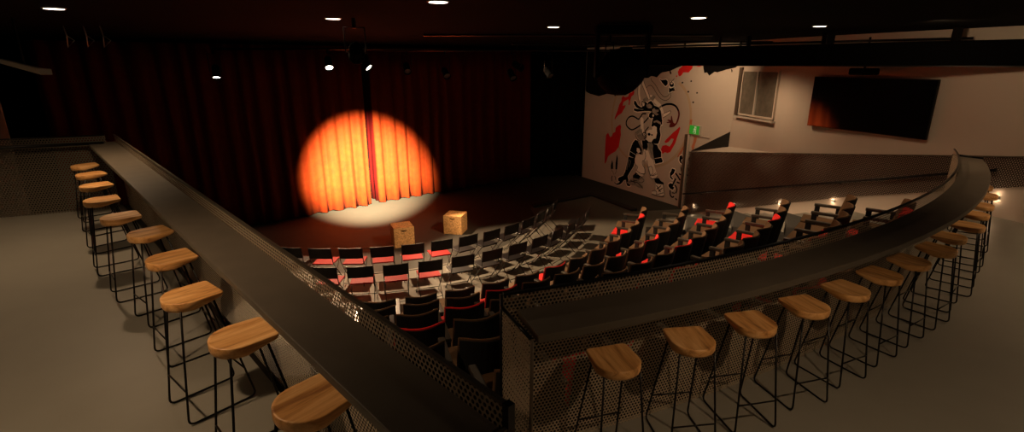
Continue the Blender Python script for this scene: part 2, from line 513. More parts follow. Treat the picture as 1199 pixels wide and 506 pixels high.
# ================================================================== curtains
def curtain(name, p0, p1, pitch, amp, z0, z1, mat, label, seed, gather=0.0):
    rnd = random.Random(seed)
    p0 = Vector(p0); p1 = Vector(p1); L = (p1 - p0).length; d = (p1 - p0) / L; n = Vector((d.y, -d.x))
    cols = int(L / pitch * 12); vs = []; fs = []
    knots = [rnd.uniform(-0.25, 0.25) for _ in range(60)]
    rows = 6
    for j in range(rows + 1):
        v = j / rows
        z = z0 + (z1 - z0) * v
        for i in range(cols + 1):
            s = L * i / cols
            q = s / pitch; k = int(q); f = q - k
            ph = 2 * math.pi * (q + knots[k % 60] * (1 - f) + knots[(k + 1) % 60] * f)
            w = math.sin(ph); w = math.copysign(abs(w) ** 0.7, w)
            am = amp * (1.0 - 0.25 * v)
            y = am * w + 0.012 * math.sin(ph * 2.7 + 5 * v)
            zz = z + (0.02 * math.cos(ph) if j == 0 else 0)
            vs.append((p0.x + d.x * s + n.x * y, p0.y + d.y * s + n.y * y, zz))
    m = cols + 1
    for j in range(rows):
        for i in range(cols):
            fs.append([j * m + i, j * m + i + 1, (j + 1) * m + i + 1, (j + 1) * m + i])
    o = MB().add(vs, fs, smooth=True).obj(name, mat)
    sm = o.modifiers.new('thickness', 'SOLIDIFY'); sm.thickness = 0.012
    return tag(o, label, 'curtain')
CD = Vector((0.7937, 0.6083))
g0 = Vector((-4.42, 15.66)); g1 = Vector((-4.23, 15.93))
curtain('stage_curtain', g0 - CD * 7.2, g0, 0.43, 0.075, FLR + 0.03, CEIL - 0.08, 'velvet',
        'red velvet stage curtain left of the gap, its right edge brightly spotlit', 3)
o = curtain('stage_curtain', g1 - CD * 0.05, g1 + CD * 6.2, 0.43, 0.075, FLR + 0.03, CEIL - 0.08, 'velvet',
        'red velvet stage curtain right of the gap, its left edge brightly spotlit', 9)
curtain('stage_curtain_return', g1 + Vector((-0.02, 0.06)), g1 + Vector((-0.55, 0.75)), 0.30, 0.03, FLR + 0.03, CEIL - 0.08, 'velvet_shaded',
        'narrow shade-darkened red drape folded back inside the gap between the stage curtains', 4)
curtain('stage_leg_curtain', (0.75, 19.85), (2.70, 20.1), 0.40, 0.06, FLR + 0.03, CEIL - 0.08, 'velvet_black',
        'unlit black stage drape between the red curtain and the mural wall', 5)

# ================================================================== the two bars
def counter_piece(name, pts, z, th, mat, parent):
    return MB().prism(pts, z - th, z).obj(name, mat, parent, bevel=0.004, segs=2)

ZL, ZR = 1.31, 1.02
OE, OJ = 0.637, 0.925        # left counter: stool-side edge and audience-side edge
AL0, AL1 = 1.0, 9.42
t = empty('bar_counter', label='long straight charcoal counter running down the left side of the balcony', cat='counter')
counter_piece('countertop', [lb(OE, AL0), lb(0.898, AL0), lb(0.950, AL1), lb(OE, AL1)], ZL, 0.04, 'stone', t)
for k in range(6):
    al = 1.7 + k * 1.45
    MB().add([(*lb(OE + .05, al), ZL - 0.041), (*lb(OJ - .022, al), ZL - 0.041), (*lb(OJ - .022, al), ZL - 0.26),
              (*lb(OE + .05, al + .012), ZL - 0.041), (*lb(OJ - .022, al + .012), ZL - 0.041), (*lb(OJ - .022, al + .012), ZL - 0.26)],
             [(0, 1, 2), (5, 4, 3), (0, 3, 4, 1), (1, 4, 5, 2), (2, 5, 3, 0)]).obj('bracket', 'steel', t)
t = empty('bar_counter', label='curved charcoal counter sweeping along the right side of the balcony', cat='counter')
counter_piece('countertop', arc(CB, 13.80, -70.95, -34.6, 60) + list(reversed(arc(CB, 14.12, -70.95, -35.2, 60))), ZR, 0.05, 'stone', t)

# left balustrade
OP = 0.903
def lp(al, d=0.0): return lb(OP + 0.006 * al + d, al)
t = empty('mesh_balustrade', label='straight perforated metal balustrade behind the left counter', cat='balustrade')
sheet([lp(0.985), lp(9.5)], HL - 0.12, 1.395).obj('perforated_sheet', 'perf', t)
MB().prism([lp(0.985, -.007), lp(0.985, .012), lp(9.5, .012), lp(9.5, -.007)], 1.39, 1.403).obj('top_rail', 'bronze', t)
MB().prism([lb(0.882, 0.985), lp(0.985, .012), lp(9.5, .012), lb(0.882, 9.5)], HL - 0.14, HL - 0.02).obj('bottom_channel', 'steel', t)
MB().prism([lp(0.962, -.01), lp(0.962, .018), lp(0.99, .018), lp(0.99, -.01)], HL - 0.14, 1.405).obj('end_post', 'steel', t)
sheet([lp(0.972, -.01), lb(0.64, 0.972)], HL, 1.31).obj('end_sheet', 'perf', t)
MB().prism([lp(0.965, -.01), lb(0.64, 0.965), lb(0.64, 0.98), lp(0.98, -.01)], 1.31, 1.325).obj('end_rail', 'bronze', t)
# right balustrade
t = empty('mesh_balustrade', label='curved perforated metal balustrade behind the right counter', cat='balustrade')
pa = arc(CB, 13.785, -71.3, -34.6, 80)
sheet(pa, -0.1, 1.12).obj('perforated_sheet', 'perf', t)
def arc_rail(r0, r1, a0, a1, z0, z1, n=80):
    return MB().prism(arc(CB, r0, a0, a1, n) + list(reversed(arc(CB, r1, a0, a1, n))), z0, z1)
arc_rail(13.772, 13.795, -71.3, -34.6, 1.115, 1.13).obj('top_rail', 'steel', t)
ea, eb = arc(CB, 13.785, -71.35, -71.35, 1)[0], arc(CB, 14.19, -71.2, -71.2, 1)[0]
sheet([ea, eb], 0.0, 1.04).obj('end_sheet', 'perf', t)
MB().tube([(*ea, 1.045), (*eb, 1.045)], 0.011).obj('end_rail', 'steel', t)
MB().tube([(*ea, -0.1), (*ea, 1.125)], 0.011).obj('corner_post', 'steel', t)
MB().tube([(*eb, 0.0), (*eb, 1.05)], 0.010).obj('corner_post', 'bronze', t)
# far end of curved bar
qa, qb = arc(CB, 13.785, -34.55, -34.55, 1)[0], arc(CB, 14.13, -35.15, -35.15, 1)[0]
sheet([qa, qb], 0.0, 1.02).obj('end_sheet', 'perf', t)
MB().tube([(*qa, 1.03), (*qb, 1.03)], 0.018).obj('end_rail', 'steel', t)

# balustrade across the far left end
t = empty('mesh_balustrade', label='dark perforated balustrade closing the far left end of the balcony', cat='balustrade')
fp0, fp1 = (-5.80, 7.32), (-10.2, 5.49)
sheet([fp0, fp1], HL, 1.42).obj('perforated_sheet', 'perf_mid', t)
MB().tube([(*fp0, 1.42), (*fp1, 1.42)], 0.010).obj('top_rail', 'steel', t)
MB().tube([(fp0[0] + 0.03, fp0[1] - 0.08, 1.32), (fp1[0] + 0.03, fp1[1] - 0.08, 1.32)], 0.022).obj('handrail', 'steel', t)

# perforated panel and handrail on the right wall
t = empty('perforated_wall_panel', label='large dark perforated panel on the right wall above the seat rows', cat='panel')
ys = [14.97 - i * (14.97 - 6.9) / 24 for i in range(25)]
sheet([rw(y, 0.035) for y in ys], [bot_z(y) for y in ys], [top_z(y) for y in ys]).obj('perforated_sheet', 'perf_dark', t)
MB().tube([(*rw(y, 0.035), top_z(y)) for y in ys], 0.012).obj('top_edge', 'bronze', t)
t = empty('handrail', label='black handrail climbing the dark panel on the right wall', cat='handrail')
rz_ = lambda y: -1.36 + (14.97 - y) * (0.56 + 1.36) / (14.97 - 8.76)
ry = [14.97, 13.0, 11.0, 9.5, 8.76, 8.1]
MB().tube([(*rw(y, 0.10), rz_(y)) for y in ry], 0.024).obj('rail', 'steel', t)
for y in (14.3, 12.4, 10.5, 8.6):
    MB().tube([(*rw(y, 0.02), rz_(y) - 0.06), (*rw(y, 0.10), rz_(y) - 0.02)], 0.009).obj('bracket', 'steel', t)

# small lights low on the stair wall
SL = [('first', 14.57, -1.63), ('second', 13.12, -1.23), ('third', 11.84, -0.80), ('fourth', 10.61, -0.42), ('fifth', 8.04, 0.32)]
for nm, y, z in SL:
    t = empty('step_light', (*rw(y, 0.0), z), rz=math.atan2(-0.3554, -0.9347) , cat='wall light',
              label='small step light low on the right wall, %s from the mural' % nm, group='step lights on the right wall')
    MB().box((0.02, 0, 0), (0.035, 0.07, 0.05)).obj('housing', 'white_paint', t, bevel=0.004)
    MB().box((0.02, 0, 0.027), (0.025, 0.05, 0.004)).obj('lens', 'step_glow', t)
    MB().box((0.02, 0, -0.027), (0.025, 0.05, 0.004)).obj('lens', 'step_glow', t)
    for dz in (0.05, -0.05):
        lamp('step_lamp', 'POINT', (*rw(y, 0.045), z + dz), 0.35, radius=0.012)

MURAL = [
('paint_ring','tan',0,'s',[(2.574,2.187),(2.178,1.905),(1.9,1.585),(1.713,1.142),(1.618,0.632),(1.662,0.125),(1.935,-0.327),(2.422,-0.681),(3.132,-0.864),(3.816,-0.835),(4.431,-0.593),(4.874,-0.15),(5.139,0.426),(5.173,0.931),(5.055,1.342),(4.852,1.652),(4.595,1.84)],0.087),
('red_splash','red',1,'p',[(2.639,1.534),(2.685,1.487),(2.664,1.404),(2.555,1.33),(2.505,1.202),(2.49,1.056),(2.44,1.042),(2.453,1.171),(2.404,1.238),(2.274,1.174),(2.17,1.126),(2.137,1.01),(2.204,1.0),(2.286,1.043),(2.272,0.962),(2.175,0.841),(2.118,0.751),(1.927,0.648),(1.822,0.552),(1.782,0.489),(1.754,0.546),(1.889,0.82),(1.96,1.027),(2.059,1.147),(2.062,1.261),(2.129,1.335),(2.242,1.285),(2.388,1.321),(2.439,1.448),(2.543,1.453)],0),
('red_splash','red',1,'p',[(2.073,0.353),(2.129,0.285),(2.109,0.16),(2.142,-0.0),(2.099,-0.212),(2.068,-0.425),(1.893,-0.618),(1.674,-0.736),(1.517,-0.846),(1.391,-1.129),(1.338,-1.146),(1.321,-0.614),(1.333,-0.095),(1.446,-0.005),(1.558,-0.153),(1.665,-0.098),(1.708,0.012),(1.832,0.068),(1.851,0.215),(1.94,0.286)],0),
('red_splash','red',1,'p',[(4.72,2.371),(5.067,2.357),(5.061,2.259),(4.992,2.202),(4.942,2.144),(4.827,2.143),(4.73,2.141),(4.68,2.068),(4.606,2.023),(4.555,2.051),(4.518,2.153),(4.559,2.241),(4.651,2.299)],0),
('red_splash','red',1,'p',[(5.171,2.358),(5.399,2.353),(5.36,2.317),(5.278,2.303),(5.201,2.324)],0),
('red_splash','red',1,'p',[(4.473,2.059),(4.516,2.042),(4.497,2.0),(4.455,2.011)],0),
('red_splash','red',1,'p',[(4.452,1.964),(4.482,1.953),(4.464,1.932)],0),
('red_splash','red',1,'p',[(4.434,0.249),(4.545,0.353),(4.656,0.438),(4.784,0.558),(4.814,0.508),(4.763,0.342),(4.71,0.191),(4.67,0.041),(4.577,-0.118),(4.495,-0.259),(4.376,-0.314),(4.272,-0.292),(4.179,-0.37),(4.115,-0.353),(4.1,-0.222),(4.149,-0.11),(4.296,-0.064),(4.451,-0.098),(4.535,0.024),(4.593,0.159),(4.494,0.165),(4.385,0.041),(4.265,-0.012),(4.223,0.039),(4.3,0.123)],0),
('orange_streak','orange',1,'p',[(5.151,0.804),(5.247,0.813),(5.24,0.615),(5.205,0.388),(5.157,0.382)],0),
('orange_streak','orange',1,'p',[(5.374,0.32),(5.485,0.321),(5.47,0.196),(5.436,0.092),(5.411,-0.087),(5.357,-0.09),(5.316,0.025),(5.363,0.157)],0),
('orange_streak','orange',1,'p',[(5.006,0.008),(5.032,-0.065),(4.952,-0.231),(4.864,-0.349),(4.783,-0.387),(4.851,-0.246),(4.936,-0.104)],0),
('black_cloud','black',1,'p',[(-0.406,2.835),(-0.316,1.434),(0.04,1.375),(0.263,1.312),(0.811,1.248),(1.429,1.396),(1.763,1.641),(1.805,1.591),(1.976,1.632),(2.05,1.685),(2.139,1.838),(2.265,1.858),(2.478,1.994),(2.548,2.037),(2.765,2.064),(2.905,2.098),(2.959,2.035),(3.148,2.023),(3.316,1.958),(3.229,2.766)],0),
('black_cloud','black',1,'p',[(2.568,2.511),(2.616,2.03),(2.71,2.064),(2.923,2.093),(3.0,2.037),(3.07,2.039),(3.149,1.952),(3.288,1.949),(3.418,2.014),(3.532,2.001),(3.668,1.973),(3.787,2.082),(3.869,2.129),(4.058,2.153),(4.221,2.184),(4.456,2.269),(4.61,2.313),(4.665,2.342),(4.641,2.379),(6.864,2.412),(6.853,2.488)],0),
('black_cloud','black',1,'p',[(5.432,2.372),(5.467,2.249),(5.507,2.139),(5.604,2.154),(5.694,2.065),(5.863,2.177),(5.951,2.159),(6.273,2.243),(6.524,2.289),(6.702,2.349),(6.712,2.387)],0),
('black_fleck','black',1,'p',[(4.171,2.184),(4.231,2.173),(4.272,2.105),(4.234,2.072),(4.196,2.119)],0),
('black_fleck','black',1,'p',[(6.395,2.252),(6.436,2.236),(6.444,2.179),(6.42,2.168)],0),
('black_fleck','black',1,'c',[(4.735,1.849)],(0.035,0.026)),
('black_fleck','black',1,'c',[(5.061,1.902)],(0.03,0.023)),
('black_fleck','black',1,'c',[(4.993,1.597)],(0.034,0.026)),
('black_fleck','black',1,'c',[(5.321,1.581)],(0.03,0.023)),
('black_fleck','black',1,'c',[(5.214,1.307)],(0.034,0.025)),
('black_fleck','black',1,'c',[(1.71,1.32)],(0.038,0.024)),
('black_fleck','black',1,'c',[(1.941,1.614)],(0.047,0.031)),
('black_bloom','black',2,'p',[(3.779,1.939),(3.884,1.899),(3.983,1.909),(4.066,1.922),(4.136,1.871),(4.147,1.783),(4.07,1.721),(4.001,1.761),(3.93,1.812)],0),
('black_bloom','black',2,'p',[(4.238,1.839),(4.316,1.869),(4.384,1.826),(4.407,1.757),(4.35,1.71),(4.267,1.717),(4.222,1.768)],0),
('white_eye','cream',3,'c',[(4.318,1.813)],(0.043,0.031)),
('black_bloom','black',2,'s',[(4.284,1.858),(4.372,1.929),(4.401,1.965)],0.014),
('tail_hand','black',2,'p',[(4.206,1.698),(4.284,1.659),(4.377,1.687),(4.447,1.7),(4.404,1.663),(4.469,1.638),(4.408,1.629),(4.447,1.585),(4.378,1.599),(4.319,1.569),(4.224,1.54),(4.231,1.611)],0),
('thin_line','black',2,'s',[(3.418,1.959),(3.437,1.887),(3.562,1.8),(3.688,1.696),(3.794,1.574),(3.907,1.478),(4.042,1.406),(4.165,1.42),(4.245,1.488),(4.256,1.559)],0.014),
('thin_line','black',2,'s',[(3.26,1.643),(3.308,1.7),(3.439,1.723),(3.552,1.655),(3.67,1.532),(3.814,1.401),(3.951,1.322),(4.129,1.297),(4.27,1.365),(4.322,1.456),(4.295,1.561)],0.015),
('sword_blade','cream',2,'p',[(2.91,1.948),(2.961,1.993),(3.037,1.951),(3.169,1.732),(3.361,1.463),(3.447,1.308),(3.363,1.288),(3.257,1.42),(3.097,1.637),(2.968,1.819)],0),
('sword_blade','cream',2,'p',[(2.899,1.836),(2.972,1.782),(2.945,1.612),(2.953,1.424),(3.014,1.268),(2.978,1.179),(2.897,1.307),(2.861,1.495),(2.859,1.684)],0),
('sword_outline','black',3,'s',[(2.91,1.948),(2.968,1.819),(3.097,1.637),(3.257,1.42),(3.363,1.288)],0.015),
('sword_outline','black',3,'s',[(3.037,1.951),(3.169,1.732),(3.361,1.463),(3.447,1.308)],0.015),
('sword_outline','black',3,'s',[(2.907,1.873),(2.851,1.646),(2.859,1.457),(2.913,1.27),(2.984,1.122)],0.015),
('sword_outline','black',3,'s',[(2.832,2.058),(2.949,2.004),(3.029,2.024),(3.14,2.008),(3.119,1.953),(3.006,1.98)],0.019),
('sword_blade','cream',2,'p',[(3.418,1.428),(3.525,1.423),(3.724,1.28),(3.916,1.182),(4.035,1.027),(4.102,0.887),(4.027,0.881),(3.852,1.068),(3.639,1.201),(3.483,1.321)],0),
('sword_blade','cream',2,'p',[(4.077,0.885),(4.197,0.931),(4.339,0.989),(4.369,0.944),(4.255,0.863),(4.114,0.778),(4.064,0.774)],0),
('sword_outline','black',3,'s',[(4.076,0.896),(4.197,0.934),(4.348,0.996),(4.369,0.941),(4.241,0.851),(4.081,0.765)],0.015),
('ear_shape','black',2,'p',[(2.701,1.212),(2.796,1.187),(2.887,1.077),(3.052,1.012),(3.19,1.022),(3.168,0.963),(3.002,0.951),(2.827,0.996),(2.701,1.103)],0),
('ear_shape','black',2,'p',[(2.715,0.957),(2.889,0.943),(3.115,0.94),(3.305,0.973),(3.548,0.972),(3.526,0.926),(3.23,0.903),(2.898,0.854),(2.723,0.88)],0),
('upper_figure','black',2,'p',[(3.06,1.203),(3.164,1.265),(3.254,1.196),(3.341,1.145),(3.388,1.204),(3.491,1.247),(3.577,1.19),(3.649,1.11),(3.798,1.083),(3.934,1.02),(3.972,0.913),(4.008,0.824),(4.04,0.68),(4.066,0.535),(3.903,0.612),(3.77,0.637),(3.73,0.763),(3.552,0.692),(3.439,0.738),(3.455,0.834),(3.555,0.906),(3.336,0.938),(3.141,0.961),(3.071,1.089)],0),
('fur_patch','grey',3,'p',[(3.108,1.274),(3.265,1.346),(3.363,1.288),(3.333,1.219),(3.222,1.231),(3.194,1.135),(3.121,1.15)],0),
('fur_patch','cream',3,'p',[(3.089,1.185),(3.215,1.144),(3.201,1.068),(3.131,1.048)],0),
('fur_patch','grey',3,'p',[(3.29,1.112),(3.448,1.152),(3.561,1.092),(3.543,1.017),(3.41,1.0),(3.314,1.038)],0),
('fur_patch','grey',3,'p',[(3.574,0.974),(3.657,1.036),(3.731,0.986),(3.86,0.996),(3.866,0.941),(3.767,0.896),(3.876,0.85),(3.777,0.805),(3.678,0.852),(3.584,0.882)],0),
('fur_patch','grey',3,'p',[(3.465,1.339),(3.576,1.436),(3.686,1.387),(3.628,1.303),(3.572,1.234)],0),
('fur_patch','cream',3,'p',[(3.616,0.836),(3.682,0.815),(3.657,0.75),(3.602,0.771)],0),
('red_arm','black',2,'s',[(3.854,1.05),(3.999,1.122),(4.168,1.181),(4.362,1.201),(4.536,1.159),(4.653,1.062),(4.716,0.937),(4.7,0.794),(4.666,0.685)],0.062),
('red_arm','darkred',3,'s',[(4.677,1.022),(4.718,0.919),(4.698,0.776),(4.647,0.647),(4.538,0.547)],0.053),
('red_hand','darkred',3,'p',[(4.406,0.84),(4.438,0.853),(4.481,0.739),(4.525,0.653),(4.601,0.625),(4.564,0.531),(4.422,0.498),(4.359,0.528),(4.406,0.634),(4.268,0.621),(4.231,0.64),(4.361,0.674),(4.249,0.699),(4.32,0.735),(4.406,0.714)],0),
('black_loop','black',2,'s',[(3.321,0.823),(3.156,0.81),(3.081,0.727),(2.979,0.621),(2.849,0.656),(2.672,0.692),(2.5,0.637),(2.392,0.508),(2.393,0.376),(2.516,0.28),(2.699,0.239),(2.895,0.32),(3.057,0.415),(3.267,0.551),(3.441,0.72)],0.049),
('handle_blade','cream',3,'p',[(3.059,0.667),(3.139,0.705),(3.213,0.642),(3.243,0.356),(3.284,0.283),(3.188,0.136),(2.974,0.112),(3.053,0.18),(3.116,0.285)],0),
('mane','black',2,'p',[(3.588,0.435),(3.609,0.589),(3.645,0.742),(3.763,0.771),(3.827,0.665),(3.962,0.622),(3.996,0.773),(4.059,0.668),(4.0,0.515),(3.977,0.401),(4.033,0.221),(4.015,0.068),(3.963,-0.07),(3.806,-0.091),(3.679,-0.05),(3.711,0.05),(3.84,0.085),(3.871,0.277),(3.802,0.42),(3.667,0.444)],0),
('fur_patch','grey',3,'p',[(3.675,0.614),(3.827,0.665),(3.988,0.617),(4.033,0.537),(3.944,0.554),(3.809,0.6),(3.696,0.567)],0),
('face','cream',3,'p',[(3.405,0.263),(3.518,0.333),(3.626,0.333),(3.657,0.442),(3.727,0.48),(3.837,0.442),(3.861,0.276),(3.82,0.12),(3.703,0.022),(3.658,-0.06),(3.534,-0.069),(3.418,-0.006),(3.443,0.113)],0),
('face_mark','black',4,'c',[(3.524,0.18)],(0.064,0.045)),
('face_mark','black',4,'c',[(3.654,0.176)],(0.037,0.026)),
('face_mark','black',4,'s',[(3.482,0.417),(3.383,0.318),(3.335,0.255),(3.361,0.162),(3.382,0.067),(3.304,0.019)],0.038),
('face','grey',3,'p',[(2.889,0.186),(3.023,0.279),(3.159,0.333),(3.197,0.24),(3.198,0.123),(3.3,0.057),(3.388,0.01),(3.34,-0.055),(3.143,-0.06),(3.024,-0.016),(2.96,0.056)],0),
('face_mark','black',4,'c',[(3.301,0.155)],(0.093,0.066)),
('face','cream',5,'c',[(3.301,0.155)],(0.055,0.039)),
('face_mark','black',6,'c',[(3.301,0.155)],(0.022,0.016)),
('face_mark','black',4,'s',[(2.889,0.186),(2.881,0.086),(2.987,-0.04),(3.116,-0.075)],0.016),
('jacket','black',2,'p',[(2.886,-0.073),(2.78,-0.186),(2.721,-0.315),(2.659,-0.474),(2.634,-0.654),(2.92,-0.712),(2.974,-0.663),(3.0,-0.518),(3.267,-0.538),(3.321,-0.411),(3.265,-0.3),(3.129,-0.2),(2.992,-0.091)],0),
('jacket','black',2,'p',[(3.195,-0.014),(3.662,0.005),(3.793,-0.112),(3.915,-0.115),(3.977,-0.201),(4.12,-0.314),(4.14,-0.482),(4.214,-0.585),(4.198,-0.633),(3.904,-0.732),(3.85,-0.624),(3.767,-0.462),(3.671,-0.321),(3.592,-0.1),(3.403,-0.125),(3.368,-0.325),(3.289,-0.376)],0),
('vest_panel','grey',3,'p',[(3.67,-0.07),(3.742,-0.138),(3.74,-0.311),(3.837,-0.607),(3.714,-0.568),(3.621,-0.367),(3.537,-0.243),(3.541,-0.126)],0),
('vest_panel','grey',3,'p',[(2.95,-0.025),(3.091,-0.106),(3.232,-0.206),(3.329,-0.378),(3.306,-0.532),(3.231,-0.523),(3.248,-0.362),(3.102,-0.212)],0),
('chest_patch','black',4,'p',[(3.32,-0.136),(3.466,-0.097),(3.513,-0.227),(3.455,-0.36),(3.366,-0.306)],0),
('chest_patch','cream',3,'p',[(2.999,-0.337),(3.115,-0.341),(3.184,-0.451),(3.075,-0.507),(2.992,-0.439)],0),
('trousers','cream',3,'p',[(2.966,-0.583),(3.233,-0.543),(3.346,-0.376),(3.537,-0.348),(3.658,-0.557),(3.797,-0.632),(3.889,-0.832),(4.002,-1.027),(4.032,-1.158),(3.77,-1.228),(3.703,-1.121),(3.603,-0.96),(3.532,-0.814),(3.437,-0.71),(3.325,-0.72),(3.355,-0.843),(3.45,-0.987),(3.453,-1.127),(3.306,-1.247),(3.085,-1.182),(3.036,-1.101),(3.064,-0.973),(2.932,-0.832)],0),
('trouser_seam','black',5,'s',[(2.926,-0.772),(2.967,-0.888),(3.104,-0.967),(3.036,-1.101)],0.016),
('trouser_seam','black',5,'s',[(3.387,-0.393),(3.448,-0.55),(3.396,-0.697),(3.31,-0.739),(3.341,-0.866),(3.447,-0.968),(3.466,-1.145)],0.016),
('trouser_seam','black',5,'s',[(3.517,-0.677),(3.582,-0.865),(3.666,-1.029),(3.724,-1.157)],0.016),
('trouser_seam','black',5,'s',[(3.608,-0.9),(3.766,-0.845),(3.843,-1.056),(3.701,-1.102),(3.609,-0.912)],0.015),
('trouser_seam','black',5,'s',[(3.059,-1.097),(3.257,-1.163),(3.455,-1.147)],0.016),
('trouser_seam','black',5,'s',[(3.046,-1.202),(3.24,-1.276),(3.382,-1.262)],0.016),
('trouser_seam','black',5,'s',[(3.705,-1.14),(3.868,-1.13),(4.019,-1.043)],0.016),
('sleeve_band','cream',4,'s',[(2.617,-0.48),(2.784,-0.53),(2.965,-0.575)],0.016),
('sleeve_band','cream',4,'s',[(3.859,-0.564),(4.013,-0.521),(4.19,-0.467)],0.016),
('left_arm','black',2,'p',[(2.604,-0.697),(2.925,-0.705),(2.938,-0.834),(2.89,-0.988),(2.796,-1.123),(2.683,-1.292),(2.627,-1.392),(2.682,-1.502),(2.677,-1.594),(2.806,-1.658),(2.76,-1.722),(2.637,-1.723),(2.575,-1.629),(2.552,-1.528),(2.444,-1.564),(2.364,-1.671),(2.258,-1.755),(2.123,-1.791),(2.013,-1.757),(2.141,-1.732),(2.248,-1.648),(2.157,-1.651),(2.125,-1.549),(2.233,-1.482),(2.385,-1.414),(2.482,-1.254),(2.529,-1.05),(2.576,-0.864)],0),
('finger','black',2,'s',[(1.818,-1.52),(1.779,-1.615),(1.812,-1.719)],0.037),
('finger','black',2,'s',[(1.935,-1.508),(1.996,-1.558),(1.984,-1.638)],0.024),
('finger','black',2,'s',[(1.955,-1.738),(2.076,-1.782),(2.191,-1.768)],0.031),
('arm_pattern','grey',3,'s',[(2.656,-0.792),(2.612,-0.917),(2.58,-1.041),(2.561,-1.164)],0.026),
('arm_pattern','grey',3,'s',[(2.744,-0.807),(2.713,-0.93),(2.66,-1.057)],0.017),
('black_feather','black',2,'p',[(1.755,-0.951),(1.811,-1.049),(1.829,-1.263),(1.718,-1.289),(1.693,-1.162)],0),
('black_feather','black',2,'p',[(1.995,-0.715),(2.051,-0.827),(2.06,-1.039),(2.052,-1.248),(1.96,-1.255),(1.949,-1.027)],0),
('feather_string','black',2,'s',[(1.764,-1.28),(1.78,-1.349),(1.855,-1.398),(1.908,-1.466)],0.013),
('feather_string','black',2,'s',[(2.006,-1.256),(2.004,-1.34),(1.951,-1.427)],0.012),
('sock','black',3,'p',[(2.895,-1.309),(3.031,-1.181),(3.274,-1.279),(3.197,-1.375),(2.903,-1.391)],0),
('shoe','grey',3,'p',[(2.874,-1.396),(3.197,-1.375),(3.238,-1.491),(3.419,-1.577),(3.411,-1.66),(3.256,-1.672),(3.047,-1.633),(2.748,-1.66),(2.591,-1.62),(2.734,-1.507)],0),
('shoe_line','black',4,'s',[(2.793,-1.495),(2.976,-1.522),(3.152,-1.508),(3.426,-1.645)],0.021),
('shoe_line','black',4,'s',[(3.199,-1.395),(3.335,-1.32),(3.454,-1.366),(3.351,-1.468),(3.218,-1.474)],0.017),
('shoe_line','black',4,'s',[(2.74,-1.569),(2.914,-1.501),(3.115,-1.432)],0.021),
('shoe_line','black',4,'s',[(2.935,-1.405),(3.042,-1.592)],0.021),
('trouser_cuff','cream',4,'p',[(3.049,-1.075),(3.176,-1.175),(3.419,-1.199),(3.331,-1.28),(3.096,-1.243),(3.029,-1.16)],0),
('trouser_cuff','cream',4,'p',[(3.727,-1.153),(3.966,-1.01),(4.045,-1.093),(3.986,-1.183),(3.829,-1.233),(3.744,-1.209)],0),
('shoe_line','black',5,'s',[(3.727,-1.153),(3.844,-1.119),(3.967,-1.018)],0.016),
('shoe_line','black',5,'s',[(3.745,-1.217),(3.846,-1.238),(4.001,-1.18),(4.057,-1.103)],0.016),
('shoe_line','black',5,'s',[(3.036,-1.171),(3.183,-1.243),(3.349,-1.285)],0.017),
('sock','black',3,'p',[(3.911,-1.237),(4.105,-1.16),(4.204,-1.239),(4.338,-1.27),(4.345,-1.335),(4.059,-1.365),(3.964,-1.325)],0),
('shoe','cream',3,'p',[(4.006,-1.364),(4.335,-1.337),(4.377,-1.515),(4.425,-1.661),(4.262,-1.745),(4.049,-1.753),(3.869,-1.745),(3.849,-1.661),(4.004,-1.587)],0),
('shoe_line','black',5,'s',[(3.859,-1.658),(4.005,-1.595),(4.076,-1.659),(4.064,-1.742)],0.016),
('shoe_line','black',5,'s',[(3.869,-1.745),(4.049,-1.753),(4.262,-1.745),(4.426,-1.669),(4.377,-1.515),(4.335,-1.337)],0.019),
('shoe_line','black',5,'s',[(4.039,-1.421),(4.245,-1.603)],0.031),
('shoe_line','black',5,'s',[(4.247,-1.386),(4.063,-1.543)],0.027),
('shoe_line','black',5,'s',[(4.317,-1.45),(4.14,-1.606)],0.027),
('shoe_line','black',5,'s',[(4.099,-1.714),(4.375,-1.594)],0.016),
('lettering','black',2,'p',[(4.633,-0.757),(4.772,-0.77),(4.737,-0.888),(4.68,-0.948),(4.622,-1.004),(4.72,-1.069),(4.685,-1.113),(4.578,-1.051),(4.562,-0.921),(4.605,-0.856)],0),
('lettering','black',2,'s',[(4.795,-0.878),(4.913,-0.968),(5.002,-1.063)],0.055),
('lettering','black',2,'s',[(4.825,-1.041),(4.758,-1.186),(4.681,-1.374)],0.055),
('lettering','black',2,'s',[(4.876,-1.144),(4.999,-1.157)],0.051),
('lettering','black',2,'p',[(4.536,-1.296),(4.614,-1.227),(4.714,-1.233),(4.709,-1.31),(4.801,-1.329),(4.761,-1.414),(4.661,-1.416),(4.564,-1.36)],0),
('lettering','black',2,'s',[(4.816,-1.25),(4.913,-1.363),(4.881,-1.503)],0.045),
('lettering','black',2,'s',[(4.64,-1.451),(4.657,-1.59),(4.741,-1.66),(4.826,-1.618)],0.045),
('lettering','black',2,'s',[(4.724,-1.518),(4.847,-1.51)],0.03),
('lettering','black',2,'s',[(4.881,-1.667),(4.954,-1.704)],0.045),
('lettering','black',2,'p',[(4.897,-0.325),(4.986,-0.282),(5.022,-0.378),(4.973,-0.441),(5.019,-0.543),(4.956,-0.535),(4.889,-0.454)],0),
('lettering','black',2,'s',[(4.983,-0.64),(5.015,-0.782)],0.029),
('lettering','black',2,'s',[(4.94,-0.87),(5.029,-0.89)],0.043),
('lettering','black',2,'s',[(5.282,-0.301),(5.282,-0.409)],0.043),
('lettering','black',2,'s',[(5.23,-0.544),(5.291,-0.732)],0.035),
('lettering','black',2,'s',[(5.255,-0.812),(5.273,-0.882)],0.05),
('lettering','black',2,'s',[(5.254,-1.105),(5.27,-1.158)],0.044),
]

